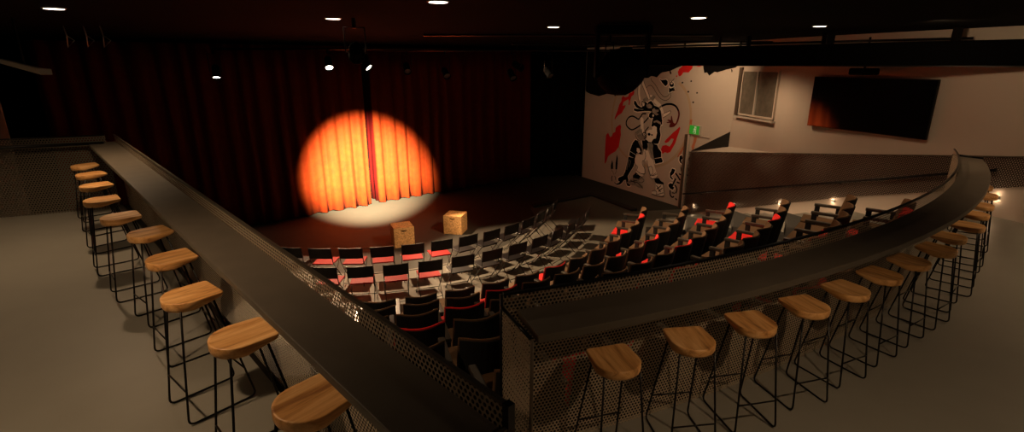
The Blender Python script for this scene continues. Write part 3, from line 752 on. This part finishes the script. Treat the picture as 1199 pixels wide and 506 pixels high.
# ================================================================== bar stools
def rounded(pts, rad, seg=5):
    out = [Vector(pts[0])]
    for i in range(1, len(pts) - 1):
        p, a, b = Vector(pts[i]), Vector(pts[i - 1]), Vector(pts[i + 1])
        u = (a - p).normalized(); w = (b - p).normalized()
        s, e = p + u * rad, p + w * rad
        for k in range(seg + 1):
            f = k / seg
            out.append(s.lerp(p, f).lerp(p.lerp(e, f), f))
    out.append(Vector(pts[-1]))
    return out

def stool_seat():
    # outline: round outer end (-y), straight cut inner end (+y)
    W, L = 0.140, 0.145
    pts = []
    for k in range(17):
        a = math.pi + math.pi * k / 16
        pts.append((W * math.cos(a), -0.02 + 0.125 * math.sin(a)))
    cr = 0.026
    for k in range(6):
        a = math.pi / 2 * k / 5
        pts.append((0.134 - cr + cr * math.cos(a), L - cr + cr * math.sin(a)))
    for k in range(6):
        a = math.pi / 2 + math.pi / 2 * k / 5
        pts.append((-0.134 + cr + cr * math.cos(a), L - cr + cr * math.sin(a)))
    n = len(pts)
    def under(x, y):
        th = 0.056 if y < -0.02 else 0.056 - (y + 0.02) / 0.165 * 0.034
        return 0.75 - th
    loops = []
    spec = [(0.93, 0.0, 'm'), (0.985, 0.0, 't'), (1.0, -0.006, 't'), (1.0, 0.010, 'u'), (0.985, 0.002, 'u'), (0.93, 0.0, 'u')]
    spec = [(0.5, -0.006, 't'), (0.9, -0.004, 't'), (0.975, 0.0, 't'), (1.0, -0.005, 't'), (1.0, 0.012, 'u'), (0.97, 0.001, 'u'), (0.5, 0.0, 'u')]
    vs = []
    for s, dz, w in spec:
        for x, y in pts:
            X, Y = x * s, y * s
            vs.append((X, Y, (0.75 + dz) if w == 't' else under(X, Y) + dz))
    fs = []
    for j in range(len(spec) - 1):
        for i in range(n):
            fs.append([j * n + i, (j + 1) * n + i, (j + 1) * n + (i + 1) % n, j * n + (i + 1) % n])
    fs.append(list(range(n))); fs.append([(len(spec) - 1) * n + i for i in range(n)][::-1])
    mb = MB().add(vs, fs, smooth=True)
    return mb

def make_stool():
    t = empty('bar_stool')
    me = stool_seat().mesh('seat')
    link('seat', me, 'wood', t)
    for s in (-1, 1):
        path = rounded([(s * 0.112, -0.09, 0.70), (s * 0.155, -0.175, 0.008), (s * 0.155, 0.22, 0.008), (s * 0.105, 0.085, 0.722)], 0.042)
        MB().tube(path, 0.0065, 8).obj('leg_frame', 'steel', t)
    k = 0.215
    MB().tube([(-0.143, -0.150, k), (0.143, -0.150, k)], 0.0055).obj('footrest', 'steel', t)
    MB().tube([(-0.140, 0.180, k), (0.140, 0.180, k)], 0.0055).obj('footrest', 'steel', t)
    MB().box((0, -0.085, 0.694), (0.22, 0.02, 0.006)).obj('seat_bracket', 'steel', t)
    MB().box((0, 0.08, 0.716), (0.21, 0.02, 0.006)).obj('seat_bracket', 'steel', t)
    return t
ORD = ['nearest', 'second nearest', 'third nearest', 'fourth nearest', 'fifth nearest', 'sixth nearest', 'seventh nearest',
       'eighth nearest', 'ninth nearest', 'tenth nearest', 'eleventh nearest', 'twelfth nearest', 'thirteenth nearest', 'farthest']
stool0 = make_stool()
LS = [(-0.815, 1.775), (-1.36, 2.29), (-1.905, 2.765), (-2.40, 3.36), (-2.93, 3.92), (-3.49, 4.37), (-4.11, 4.96), (-4.66, 5.59), (-5.19, 6.19), (-5.72, 6.76)]
jit = [4, -3, 2, 0, 3, -4, -5, 2, 5, 1]
first = True
for i, (x, y) in enumerate(LS):
    o = stool0 if first else copy_tree(stool0)
    first = False
    o.location = (x, y, HL)
    o.rotation_euler = (0, 0, math.atan2(0.75, 0.66) - math.pi / 2 + R(jit[i]))
    nm = ORD[i] if i < 9 else 'farthest'
    tag(o, 'oak seated bar stool at the straight left counter, %s to the camera' % nm, 'stool', 'bar stools at the left counter')
RS = [(0.606, 2.63), (1.124, 2.86), (1.612, 3.08), (2.11, 3.33), (2.574, 3.60), (3.032, 3.89), (3.494, 4.19), (3.979, 4.50),
      (4.375, 4.86), (4.874, 5.22), (5.311, 5.66), (5.714, 6.05), (6.216, 6.55), (6.60, 7.05)]
RJ = [6, -4, -2, 0, 2, 3, 1, -3, 2, 4, -2, 3, 0, 2]
for i, (x, y) in enumerate(RS):
    o = copy_tree(stool0)
    o.location = (x, y, 0)
    ra = math.atan2(CB[1] - y, CB[0] - x)
    tw = [12, 12, 12, 12, 8, 6, 4, 2, 0, 0, 0, 0, 0, 0][i]
    o.rotation_euler = (0, 0, ra - math.pi / 2 - R(tw) + R(RJ[i]))
    nm = ORD[i] if i < 13 else 'farthest'
    tag(o, 'oak seated bar stool at the curved right counter, %s to the camera' % nm, 'stool', 'bar stools at the right counter')

# ================================================================== folding chairs on the flat floor
def make_chair(seat_mat):
    t = empty('folding_chair')
    # backrest: gently curved slab, rear face at y ~ 0
    def curved(x0, x1, z0, z1, yf, th, bend, lean, name, mat):
        n = 8; vs = []; fs = []
        for z in (z0, z1):
            for k in (0, 1):
                for i in range(n + 1):
                    x = x0 + (x1 - x0) * i / n
                    y = yf - bend * (1 - (2 * x / (x1 - x0)) ** 2) - (z - z0) * lean + k * th
                    vs.append((x, y, z))
        m = n + 1
        for i in range(n):
            fs += [[i, i + 1, 2 * m + i + 1, 2 * m + i], [m + i + 1, m + i, 3 * m + i, 3 * m + i + 1],
                   [2 * m + i, 2 * m + i + 1, 3 * m + i + 1, 3 * m + i], [i + 1, i, m + i, m + i + 1]]
        fs += [[0, 2 * m, 3 * m, m], [n, m + n, 3 * m + n, 2 * m + n]]
        return MB().add(vs, fs).obj(name, mat, t, bevel=0.006)
    curved(-0.225, 0.225, 0.585, 0.815, 0.045, 0.022, 0.02, 0.16, 'backrest', 'vinyl')
    MB().box((0, 0.27, 0.455), (0.41, 0.40, 0.028)).obj('seat', seat_mat, t, bevel=0.010, segs=3)
    for s in (-1, 1):
        x = s * 0.222
        path = rounded([(x, -0.005, 0.83), (x, 0.055, 0.50), (x, 0.49, 0.006)], 0.05)
        MB().tube(path, 0.0075, 8).obj('long_leg', 'steel', t)
        path = [(x * 0.93, 0.43, 0.445), (x * 0.93, -0.02, 0.006)]
        MB().tube(path, 0.007, 8).obj('short_leg', 'steel', t)
    MB().tube([(-0.222, 0.42, 0.09), (0.222, 0.42, 0.09)], 0.007).obj('stretcher', 'steel', t)
    MB().tube([(-0.206, 0.03, 0.06), (0.206, 0.03, 0.06)], 0.007).obj('stretcher', 'steel', t)
    return t
chairs = {'vinyl': make_chair('vinyl'), 'vinyl_reflect': make_chair('vinyl_reflect')}
used_chairs = set()
CC = (-3.60, 14.39)
ORDL = ['first', 'second', 'third', 'fourth', 'fifth', 'sixth', 'seventh', 'eighth', 'ninth', 'tenth', 'eleventh', 'twelfth', 'thirteenth', 'fourteenth', 'fifteenth', 'sixteenth']
first = True
for row, (cx, cy, r, a0, st, n) in enumerate([(-3.607, 14.39, 4.95, -99, 7.0, 13), (-3.442, 14.118, 5.65, -89.1, 6.4, 12)]):
    for i in range(n):
        a = R(a0 + st * i)
        sm = 'vinyl_reflect' if (row == 0 and 1 <= i <= 5) or (row == 1 and i <= 3) else 'vinyl'
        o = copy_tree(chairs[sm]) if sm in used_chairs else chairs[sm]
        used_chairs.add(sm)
        o.location = (cx + r * math.cos(a), cy + r * math.sin(a), FLR)
        o.rotation_euler = (0, 0, a + math.pi / 2 + R([2, -2, 1, 0, 3, -1, -2][(i * 3 + row) % 7]))
        tag(o, 'black folding chair with %s seat, %s from the left in the %s folding row' % ('red' if sm == 'vinyl_reflect' else 'black', ORDL[i], ['front', 'second']
            [row]), 'chair', 'black folding chairs before the stage')

# ================================================================== theatre seats
def shell(x0, x1, z0, z1, y0, th, bulge, topround):
    nx, nz = 10, 5; vs = []
    for k in (0, 1):
        for j in range(nz + 1):
            for i in range(nx + 1):
                u = i / nx; v = j / nz
                x = x0 + (x1 - x0) * u
                e = 2 * u - 1
                zt = z1 - topround * e ** 6 - 0.012 * (1 - e * e)
                z = z0 + (zt - z0) * v
                y = y0 - bulge * (1 - e * e) + (0.92 - z) * 0.17 + k * th * (1 - 0.55 * v ** 2)
                vs.append((x, y, z))
    m = nx + 1; q = m * (nz + 1); fs = []
    for j in range(nz):
        for i in range(nx):
            a = j * m + i
            fs += [[a, a + 1, a + m + 1, a + m], [q + a + 1, q + a, q + a + m, q + a + m + 1]]
        fs += [[j * m, (j + 1) * m, q + (j + 1) * m, q + j * m], [j * m + nx, q + j * m + nx, q + (j + 1) * m + nx, (j + 1) * m + nx]]
    for i in range(nx):
        a = nz * m + i
        fs += [[a, a + 1, q + a + 1, q + a], [i + 1, i, q + i, q + i + 1]]
    return MB().add(vs, fs, smooth=False)

def make_seat(fab, arms):
    t = empty('theatre_seat')
    shell(-0.240, 0.240, 0.16, 0.912, 0.0, 0.022, 0.11, 0.02).obj('back_shell', 'fabric_black', t, bevel=0.006)
    shell(-0.244, 0.244, 0.40, 0.922, 0.021, 0.05, 0.11, 0.02).obj('back_cushion', fab, t, bevel=0.010)
    vs = []
    mb = MB()
    mb.add([(-0.228, 0.13, 0.37), (0.228, 0.13, 0.37), (0.228, 0.60, 0.40), (-0.228, 0.60, 0.40),
            (-0.228, 0.10, 0.455), (0.228, 0.10, 0.455), (0.228, 0.62, 0.485), (-0.228, 0.62, 0.485)],
           [(3, 2, 1, 0), (4, 5, 6, 7), (0, 1, 5, 4), (1, 2, 6, 5), (2, 3, 7, 6), (3, 0, 4, 7)])
    mb.obj('seat_cushion', fab, t, bevel=0.018, segs=3)
    MB().box((0, 0.32, 0.345), (0.44, 0.40, 0.05)).obj('seat_base', 'fabric_black', t, bevel=0.008)
    for s in arms:
        x = s * 0.276
        a = MB().box((x, 0.27, 0.655), (0.062, 0.42, 0.045)).obj('armrest', 'arm', t, bevel=0.010, segs=3)
        MB().box((x, 0.43, 0.32), (0.05, 0.075, 0.64)).obj('arm_post', 'fabric_black', a, bevel=0.005)
        MB().box((x, 0.12, 0.32), (0.05, 0.08, 0.64)).obj('arm_post', 'fabric_black', a, bevel=0.005)
        MB().box((x, 0.27, 0.03), (0.05, 0.46, 0.06)).obj('foot_plate', 'fabric_black', a, bevel=0.005)
    return t
protos = {}
# row: (first angle, last angle, count)
ROWS = [(-75.0, -17.0, 13), (-75.2, -23.2, 14), (-75.8, -27.2, 15), (-76.0, -31.1, 15), (-73.6, -34.1, 14), (-70.2, -36.4, 13)]
RED = {(0, 5), (0, 11), (1, 3), (1, 9), (2, 2), (2, 9), (2, 14), (3, 1), (3, 7), (3, 12), (4, 9), (5, 1), (5, 5), (5, 11)}
ROWN = ['front', 'second', 'third', 'fourth', 'fifth', 'back']
for k, (a0, a1, n) in enumerate(ROWS):
    for i in range(n):
        a = R(a0 + (a1 - a0) * i / (n - 1))
        fab = 'fabric_red' if (k, i) in RED else 'fabric_brown'
        arms = (-1, 1) if i == 0 else (1,)
        key = (fab, arms)
        if key in protos: o = copy_tree(protos[key])
        else: o = protos[key] = make_seat(fab, arms)
        o.location = (CS[0] + ROWR[k] * math.cos(a), CS[1] + ROWR[k] * math.sin(a), ROWZ[k])
        o.rotation_euler = (0, 0, a + math.pi / 2)
        tag(o, '%s theatre seat in the %s tiered row, %s from its left end' % ('red' if (k, i) in RED else 'brown', ROWN[k], ORDL[i]),
            'theatre seat', 'theatre seats in curved tiers')

# ================================================================== crates, cable ramp
def make_crate():
    t = empty('wooden_crate')
    w, d, h, th = 0.49, 0.50, 0.48, 0.016
    def panel(W, H, hz):            # upright panel with a stadium slot, in local x/z, thickness in y
        mb = MB(); sw, sh = 0.055, 0.014
        ring = []
        for k in range(9):
            a = -math.pi / 2 + math.pi * k / 8; ring.append((sw + sh * math.cos(a), hz + sh * math.sin(a)))
        for k in range(9):
            a = math.pi / 2 + math.pi * k / 8; ring.append((-sw + sh * math.cos(a), hz + sh * math.sin(a)))
        out = []
        for x, z in ring:
            ang = math.atan2((z - hz) * 4, x)
            out.append(None)
        # outer loop: project ring to rectangle boundary
        outer = []
        for x, z in ring:
            dx, dz = x, (z - hz) * (H / W) * 5
            l = max(abs(dx) / (W / 2), 1e-6)
            m = max(dz / (H - hz) if dz > 0 else -dz / hz, 1e-6)
            s = 1 / max(l, m)
            outer.append((dx * s, hz + dz * s))
        n = len(ring)
        # snap nearest to corners
        for cx, cz in ((W / 2, 0), (W / 2, H), (-W / 2, H), (-W / 2, 0)):
            j = min(range(n), key=lambda q: (outer[q][0] - cx) ** 2 + (outer[q][1] - cz) ** 2)
            outer[j] = (cx, cz)
        vs = []
        for y in (-th / 2, th / 2):
            vs += [(x, y, z) for x, z in ring] + [(x, y, z) for x, z in outer]
        fs = []
        for i in range(n):
            j = (i + 1) % n
            fs += [[i, j, n + j, n + i], [2 * n + j, 2 * n + i, 3 * n + i, 3 * n + j], [j, i, 2 * n + i, 2 * n + j], [n + i, n + j, 3 * n + j, 3 * n + i]]
        return mb.add(vs, fs)
    panel(w, h, h * 0.86).obj('front_panel', 'chip', t, loc=(0, -d / 2 + th / 2, 0))
    panel(w, h, h * 0.86).obj('back_panel', 'chip', t, loc=(0, d / 2 - th / 2, 0))
    for s in (-1, 1):
        panel(d - 2 * th, h, h * 0.86).obj('side_panel', 'chip', t, loc=(s * (w / 2 - th / 2), 0, 0), rot=(0, 0, math.pi / 2))
    MB().box((0, 0, h + th / 2 - 0.001), (w, d, th)).obj('lid', 'chip', t, bevel=0.003)
    MB().box((0, 0, th / 2 + 0.001), (w - 0.04, d - 0.04, th)).obj('base_board', 'chip', t)
    return t
c0 = make_crate()
c0.location = (-2.71, 12.0, FLR); c0.rotation_euler = (0, 0, R(23.5))
tag(c0, 'chipboard crate with hand slots on the stage, left and nearer one', 'crate', 'chipboard crates on the stage')
c1 = copy_tree(c0)
c1.location = (-1.50, 12.99, FLR); c1.rotation_euler = (0, 0, R(-12.4))
tag(c1, 'chipboard crate with hand slots on the stage, right and farther one', 'crate', 'chipboard crates on the stage')

def strip(pts, w, h):
    pts = [Vector(p) for p in pts]; L = []; Rr = []
    for i, p in enumerate(pts):
        a = pts[max(0, i - 1)]; b = pts[min(len(pts) - 1, i + 1)]
        d1 = (p - a).normalized() if i else (b - p).normalized(); d2 = (b - p).normalized() if i < len(pts) - 1 else d1
        n1 = Vector((-d1.y, d1.x)); n2 = Vector((-d2.y, d2.x)); m = (n1 + n2).normalized(); s = w / 2 / max(0.4, m.dot(n1))
        L.append(p + m * s); Rr.append(p - m * s)
    return MB().prism(L + Rr[::-1], FLR + 0.001, FLR + h)
o = strip([(0.60, 15.36), (2.72, 16.9), (3.72, 14.95)], 0.22, 0.07).obj('cable_ramp', 'dark', bevel=0.02)
tag(o, 'low black strip bent round the stage floor beyond the folding chairs', 'floor strip')

# ================================================================== ceiling fixtures
def make_down():
    t = empty('recessed_downlight')
    MB().lathe([(0.088, 0.0), (0.105, 0.0), (0.105, -0.008), (0.088, -0.012), (0.088, 0.0)], 28).obj('trim_ring', 'white_paint', t)
    MB().lathe([(0.0, -0.014), (0.086, -0.014), (0.086, 0.0), (0.0, 0.0)], 28).obj('lens', 'lens_down', t)
    return t
d0 = make_down(); first = True
DL = ['above the left counter', 'left of the centre over the seats', 'at the top middle over the stair opening', 'small and far, right of centre',
      'over the curved bar, left of the beam', 'far right above the beam']
for i, (x, y, e) in enumerate(DOWN[:6]):
    o = d0 if first else copy_tree(d0); first = False
    o.location = (x, y, CEIL - 0.001)
    tag(o, 'round lit downlight in the black ceiling, ' + DL[i], 'downlight', 'ceiling downlights')
for i, (x, y, e) in enumerate(DOWN[6:]):
    o = copy_tree(d0); o.location = (x, y, CEIL - 0.001)
    tag(o, 'round lit downlight in the black ceiling, outside the view near the camera', 'downlight', 'downlights above the near balcony')

def put_lantern(p, target, lens, label, pipe_z):
    t = empty('stage_lantern', p)
    d = (Vector(target) - Vector(p)).normalized()
    rot = d.to_track_quat('-Z', 'Y').to_matrix().to_4x4()
    MB().lathe([(0.0, 0.26), (0.07, 0.25), (0.085, 0.20), (0.085, 0.0), (0.10, -0.02), (0.10, -0.06), (0.092, -0.06), (0.085, -0.02), (0.0, -0.015)], 20, rot).obj('housing', 'ceiling', t)
    MB().lathe([(0.0, -0.03), (0.05, -0.036), (0.084, -0.024)], 20, rot).obj('lens', lens, t)
    side = rot @ Vector((1, 0, 0)); side.z = 0; side.normalize()
    c = rot @ Vector((0, 0, 0.1))
    hz = pipe_z - p[2]
    MB().tube([c + side * 0.10, c + side * 0.125, Vector((c.x, c.y, hz - 0.10)) + side * 0.125, Vector((c.x, c.y, hz - 0.10)) - side * 0.125, c - side * 0.125, c - side * 0.10], 0.010, 6).obj('yoke', 'steel', t)
    MB().box((c.x, c.y, hz - 0.05), (0.04, 0.05, 0.12)).obj('clamp', 'steel', t)
    return tag(t, label, 'stage light', 'stage lanterns on the lighting bars')
put_lantern(LANTERNS[0][0], LANTERNS[0][1], 'lens_on', 'lit stage lantern over the curtain gap, left of the close pair', 2.72)
put_lantern(LANTERNS[1][0], LANTERNS[1][1], 'lens_on', 'lit stage lantern over the curtain gap, right of the close pair', 2.72)
put_lantern(LANTERNS[2][0], LANTERNS[2][1], 'lens_on', 'lit stage lantern hanging alone over the left of the curtain', 2.72)
put_lantern(SPOT_P, SPOT_T, 'lens_off', 'black lantern over the seats, aimed at the gap in the red curtain', 2.93)
put_lantern((-2.75, 14.0, 2.22), (-1.0, 9.0, -1.9), 'lens_off', 'unlit lantern right of the close lit pair', 2.72)
put_lantern((-1.72, 14.0, 2.10), (1.0, 9.0, -1.9), 'lens_off', 'unlit lantern midway along the far lighting bar', 2.72)
put_lantern((0.02, 14.0, 2.05), (2.0, 10.0, -1.9), 'lens_off', 'unlit lantern over the dark right curtain', 2.72)
put_lantern((1.0, 14.0, 2.10), (3.6, 10.0, -1.9), 'lens_off', 'unlit lantern beside the mural end of the far bar', 2.72)
for p, t_, lab in ((WASH[0][0], WASH[0][1], 'wash lantern hung over the seats, aimed at the crates'), (WASH[3][0], WASH[3][1], 'wash lantern hung before the mural, aimed at its figures'), (WASH[1][0], WASH[1][1], 'wash lantern near the exit sign, aimed at the window wall'), (WASH[2][0], WASH[2][1], 'added fill lantern hidden behind the steel beam, aimed down the wall stair')):
    put_lantern(p, t_, 'lens_off', lab, 2.86)
def pipe(p, q, r, name, label, cat='lighting bar'):
    return tag(MB().tube([p, q], r, 10).obj(name, 'steel'), label, cat)
pipe((-6.9, 12.45, 2.72), (-1.5, 12.45, 2.72), 0.025, 'lighting_bar', 'black lighting bar carrying the lit lanterns before the curtain')
pipe((-3.6, 14.05, 2.72), (2.6, 14.05, 2.72), 0.025, 'lighting_bar', 'black lighting bar with unlit lanterns before the right curtain')
pipe((7.45, 8.75, 2.79), (2.8, 13.9, 2.79), 0.022, 'lighting_bar', 'black pipe running just above the long steel beam')

pipe((0.0, 13.45, 2.86), (3.9, 14.45, 2.86), 0.02, 'lighting_bar', 'black lighting bar hung before the mural wall')
pipe((3.0, 11.9, 2.86), (5.9, 12.25, 2.86), 0.02, 'lighting_bar', 'short black lighting bar behind the long steel beam')
pipe((-1.5, 9.2, 2.86), (3.4, 9.2, 2.86), 0.02, 'lighting_bar', 'black lighting bar hung over the tiered seats')
# steel beam across the upper right
def beam(p, q, z0, z1, wf, name, label):
    p = Vector(p); q = Vector(q); d = (q - p).normalized(); n = Vector((-d.y, d.x))
    t = empty(name, label=label, cat='beam')
    def seg(w, a, b, nm, mat='ceiling'):
        MB().prism([p + n * w / 2, q + n * w / 2, q - n * w / 2, p - n * w / 2], a, b).obj(nm, mat, t)
    seg(wf, z0, z0 + 0.02, 'lower_flange', 'steel'); seg(0.03, z0 + 0.02, z1 - 0.02, 'web'); seg(wf, z1 - 0.02, z1, 'upper_flange')
    return t
beam((7.72, 7.98), (2.5, 13.6), 2.345, 2.745, 0.14, 'steel_beam', 'long black steel beam crossing the upper right in front of the screen wall')
for i, (fx, w) in enumerate(((0.12, 0.10), (0.36, 0.16), (0.55, 0.07), (0.63, 0.05))):
    p = Vector((7.72, 7.98)).lerp(Vector((2.5, 13.6)), fx)
    o = MB().box((p.x, p.y, 2.845), (w, w, 0.2)).obj('beam_hanger', 'steel', bevel=0.01)
    tag(o, 'black hanger block between long beam and ceiling, %s from the right' % ORDL[i], 'hanger', 'beam hangers')

# hanging moving head (large dark faceted body left of the mural)
t = empty('moving_head_light', (1.62, 7.9, 2.28), label='large dark faceted light hanging left of the mural top', cat='stage light')
rot = (Vector((-3.0, 15.5, -1.5)) - Vector((1.62, 7.9, 2.28))).to_track_quat('-Z', 'Y').to_matrix().to_4x4()
MB().lathe([(0.0, -0.30), (0.17, -0.32), (0.28, -0.25), (0.34, -0.08), (0.34, 0.10), (0.26, 0.26), (0.0, 0.30)], 9, rot).obj('head', 'ceiling', t)
MB().lathe([(0.0, -0.345), (0.10, -0.335), (0.15, -0.32), (0.15, -0.30)], 16, rot).obj('lens', 'lens_off', t)
for s in (-1, 1):
    MB().box((s * 0.37, 0.02, 0.22), (0.05, 0.18, 0.62)).obj('yoke_arm', 'ceiling', t, bevel=0.02)
MB().box((0, 0.02, 0.585), (0.82, 0.26, 0.13)).obj('base', 'ceiling', t, bevel=0.03)

# pale bent channel and three small brackets high on the left
t = empty('ceiling_channel', (-5.86, 6.75, 2.33), label='pale bent metal channel hanging from the ceiling at far left', cat='fixture')
MB().add([(-0.52, -0.10, 0.13), (-0.13, 0.0, 0.01), (-0.13, 0.06, 0.01), (-0.52, -0.04, 0.13), (-0.52, -0.10, 0.07), (-0.13, 0.0, -0.07), (-0.13, 0.06, -0.07), (-0.52, -0.04, 0.07)],
         [(0, 1, 2, 3), (7, 6, 5, 4), (0, 4, 5, 1), (1, 5, 6, 2), (2, 6, 7, 3), (3, 7, 4, 0)]).obj('channel', 'white_paint', t, bevel=0.01)
MB().add([(-0.13, 0.0, 0.01), (0.0, 0.03, 0.0), (-0.08, 0.06, 0.0), (-0.13, 0.06, 0.01), (-0.13, 0.0, -0.07), (0.0, 0.03, -0.07), (-0.08, 0.06, -0.05), (-0.13, 0.06, -0.07)],
         [(0, 1, 2, 3), (7, 6, 5, 4), (0, 4, 5, 1), (1, 5, 6, 2), (2, 6, 7, 3), (3, 7, 4, 0)]).obj('bent_end', 'white_paint', t)
MB().box((-0.3, 0.0, 0.33), (0.02, 0.02, 0.55)).obj('hanger', 'steel', t)
for i, x in enumerate((-6.75, -6.45, -6.2)):
    t = empty('bracket_frame', (x, 8.2, 2.70), label='small triangular metal bracket under the ceiling at far left, %s from the left' % ORDL[i], cat='bracket', group='triangular brackets at far left')
    MB().tube([(0, 0, 0.24), (0.02, 0, 0.10), (0.0, 0, -0.07), (0.12, 0, 0.03), (0.02, 0, 0.10)], 0.009, 6).obj('frame', 'white_paint', t)

# ================================================================== screen, exit sign, door frame, socket
t = empty('wall_screen', (*rw(10.28, 0.0), 1.6), rz=math.atan2(-0.3554, -0.9347), label='large dark flat screen mounted on the right wall', cat='screen')
W = 2.42
MB().box((0.075, 0, 0.01), (0.05, W, 1.04)).obj('bezel', 'steel', t, bevel=0.006)
MB().box((0.103, 0, 0.01), (0.008, W - 0.03, 1.01)).obj('display', 'screen', t)
MB().box((0.03, 0, 0.0), (0.06, 0.5, 0.4)).obj('wall_bracket', 'steel', t)
t = empty('projector', (*rw(10.25, 0.35), 2.25), rz=math.atan2(-0.3554, -0.9347), label='small black projector hanging over the top edge of the wall screen', cat='projector')
MB().box((0, 0, 0), (0.30, 0.42, 0.13)).obj('body', 'ceiling', t, bevel=0.03)
MB().tube([(0, 0, 0.05), (0, 0, 0.62)], 0.02).obj('drop_pole', 'steel', t)

t = empty('exit_sign', (*mw(5.42, 0.0), 0.53), rz=math.atan2(MN[1], MN[0]), label='green running man exit sign on the wall right of the mural', cat='sign')
MB().box((0.04, 0, 0), (0.07, 0.38, 0.27)).obj('sign_box', 'white_paint', t, bevel=0.006)
MB().box((0.078, 0, 0), (0.006, 0.36, 0.25)).obj('sign_face', 'green', t)
def yz(mb, pts, x0=0.0815, th=0.003):
    n = len(pts)
    vs = [(x0, y, z) for y, z in pts] + [(x0 + th, y, z) for y, z in pts]
    return mb.add(vs, [list(range(n)), list(range(n, 2 * n))[::-1]] + [[i, (i + 1) % n, n + (i + 1) % n, n + i] for i in range(n)])
mb = MB()
# door
yz(mb, [(-0.005, -0.10), (0.07, -0.10), (0.07, 0.10), (-0.005, 0.10), (-0.005, 0.085), (0.055, 0.085), (0.055, -0.085), (-0.005, -0.085)])
# runner: body, legs, arms, head
for pts in ([(0.010, 0.045), (0.030, 0.04), (0.022, -0.01), (0.0, -0.005)], [(0.022, -0.01), (0.045, -0.045), (0.038, -0.055), (0.008, -0.02)],
            [(0.0, -0.005), (-0.02, -0.03), (-0.035, -0.075), (-0.022, -0.078), (-0.005, -0.04), (0.014, -0.018)],
            [(0.012, 0.045), (-0.025, 0.03), (-0.028, 0.005), (-0.018, 0.008), (-0.012, 0.022), (0.012, 0.03)],
            [(0.028, 0.04), (0.05, 0.01), (0.042, 0.005), (0.024, 0.025)]):
    yz(mb, pts, 0.0815, 0.003)
yz(mb, [(0.020 + 0.014 * math.cos(k * math.pi / 5), 0.064 + 0.014 * math.sin(k * math.pi / 5)) for k in range(10)])
mb.obj('running_man', 'exit_white', t)

t = empty('door_frame', (*mw(5.22, 0.0), FLR), label='grey steel door frame post at the right edge of the mural', cat='door frame')
def mwbox(mb, s0, s1, z0, z1, o0, o1): return mb.prism([mw(s0, o0), mw(s1, o0), mw(s1, o1), mw(s0, o1)], z0, z1)
def dpart(nm, mb, mat):
    o = mb.obj(nm, mat, t); o.matrix_parent_inverse = Matrix.Translation(t.location).inverted(); return o
dpart('post', mwbox(MB(), 5.10, 5.16, FLR, 0.37, 0.0, 0.10), 'bronze')
dpart('post', mwbox(MB(), 5.18, 5.24, FLR, 0.37, 0.0, 0.06), 'white_paint')
dpart('head', mwbox(MB(), 5.10, 5.95, 0.35, 0.38, 0.0, 0.03), 'plaster')
p = mw(0.56, 0.006)
t = empty('wall_socket', (*mw(0.70, 0.0), -1.42), rz=math.atan2(MN[1], MN[0]), label='small white socket plate low on the left of the mural wall', cat='socket')
MB().box((0.008, 0, 0), (0.014, 0.09, 0.14)).obj('plate', 'white_paint', t, bevel=0.004)
MB().box((0.0165, 0, 0.02), (0.003, 0.03, 0.03)).obj('outlet', 'dark', t)

# ================================================================== mural paint
root = empty('wall_mural', (*mw(2.6, 0.0), 0.0), label='mural of two punk figures with swords, black and red paint on the cream wall', cat='mural')
inv = Matrix.Translation(root.location).inverted()
MC = {'black': 'm_black', 'red': 'm_red', 'darkred': 'm_darkred', 'cream': 'm_cream', 'grey': 'm_grey', 'tan': 'm_tan', 'orange': 'm_orange'}
def ribbon(pts, w):
    pts = [Vector(p) for p in pts]
    # smooth the stroke
    sm = []
    for i in range(len(pts) - 1):
        p0 = pts[max(i - 1, 0)]; p1 = pts[i]; p2 = pts[i + 1]; p3 = pts[min(i + 2, len(pts) - 1)]
        for k in range(4):
            f = k / 4
            sm.append(0.5 * ((2 * p1) + (-p0 + p2) * f + (2 * p0 - 5 * p1 + 4 * p2 - p3) * f * f + (-p0 + 3 * p1 - 3 * p2 + p3) * f ** 3))
    sm.append(pts[-1])
    L, Q = [], []
    for i, p in enumerate(sm):
        d = (sm[min(i + 1, len(sm) - 1)] - sm[max(i - 1, 0)]).normalized(); n = Vector((-d.y, d.x)) * w / 2
        L.append(p + n); Q.append(p - n)
    return L, Q
OUTLINED = {'ear_shape', 'upper_figure', 'mane', 'jacket', 'left_arm', 'lettering', 'black_bloom', 'tail_hand'}
for name, c, lay, kind, pts, w in MURAL:
    off = 0.003 + lay * 0.003; mb = MB()
    if kind == 's':
        L, Q = ribbon(pts, w)
        vs = [(*mw(p.x, off), min(p.y, CEIL - 0.02)) for p in L + Q] + [(*mw(p.x, off - 0.002), min(p.y, CEIL - 0.02)) for p in L + Q]
        n = len(L); fs = [[i, i + 1, n + i + 1, n + i] for i in range(n - 1)]
        fs += [[2 * n + i, i, i + 1, 2 * n + i + 1][::-1] for i in range(n - 1)]
        mb.add(vs, fs)
    elif kind == 'c':
        q = pts[0]; P_ = [(q[0] + w[0] * math.cos(k * math.pi / 7), q[1] + w[1] * math.sin(k * math.pi / 7)) for k in range(14)]
        mz(P_, off, 0.002, mb)
    else:
        P_ = [(min(max(s, 0.0), 6.6), min(z, CEIL - 0.01)) for s, z in pts]
        mz(P_, off, 0.002, mb)
        if c == 'black' and name in OUTLINED:
            L, Q = ribbon(P_ + [P_[0]], 0.05)
            n = len(L)
            vs = [(*mw(p.x, off - 0.0025), p.y) for p in L + Q]
            ol = MB().add(vs, [[i, i + 1, n + i + 1, n + i] for i in range(n - 1)]).obj('cream_outline', 'm_cream', root)
            ol.matrix_parent_inverse = inv
    me = mb.mesh(name)
    bm = bmesh.new(); bm.from_mesh(me); bmesh.ops.triangulate(bm, faces=bm.faces[:], ngon_method='EAR_CLIP'); bm.to_mesh(me); bm.free()
    o = link(name, me, MC[c], root); o.matrix_parent_inverse = inv
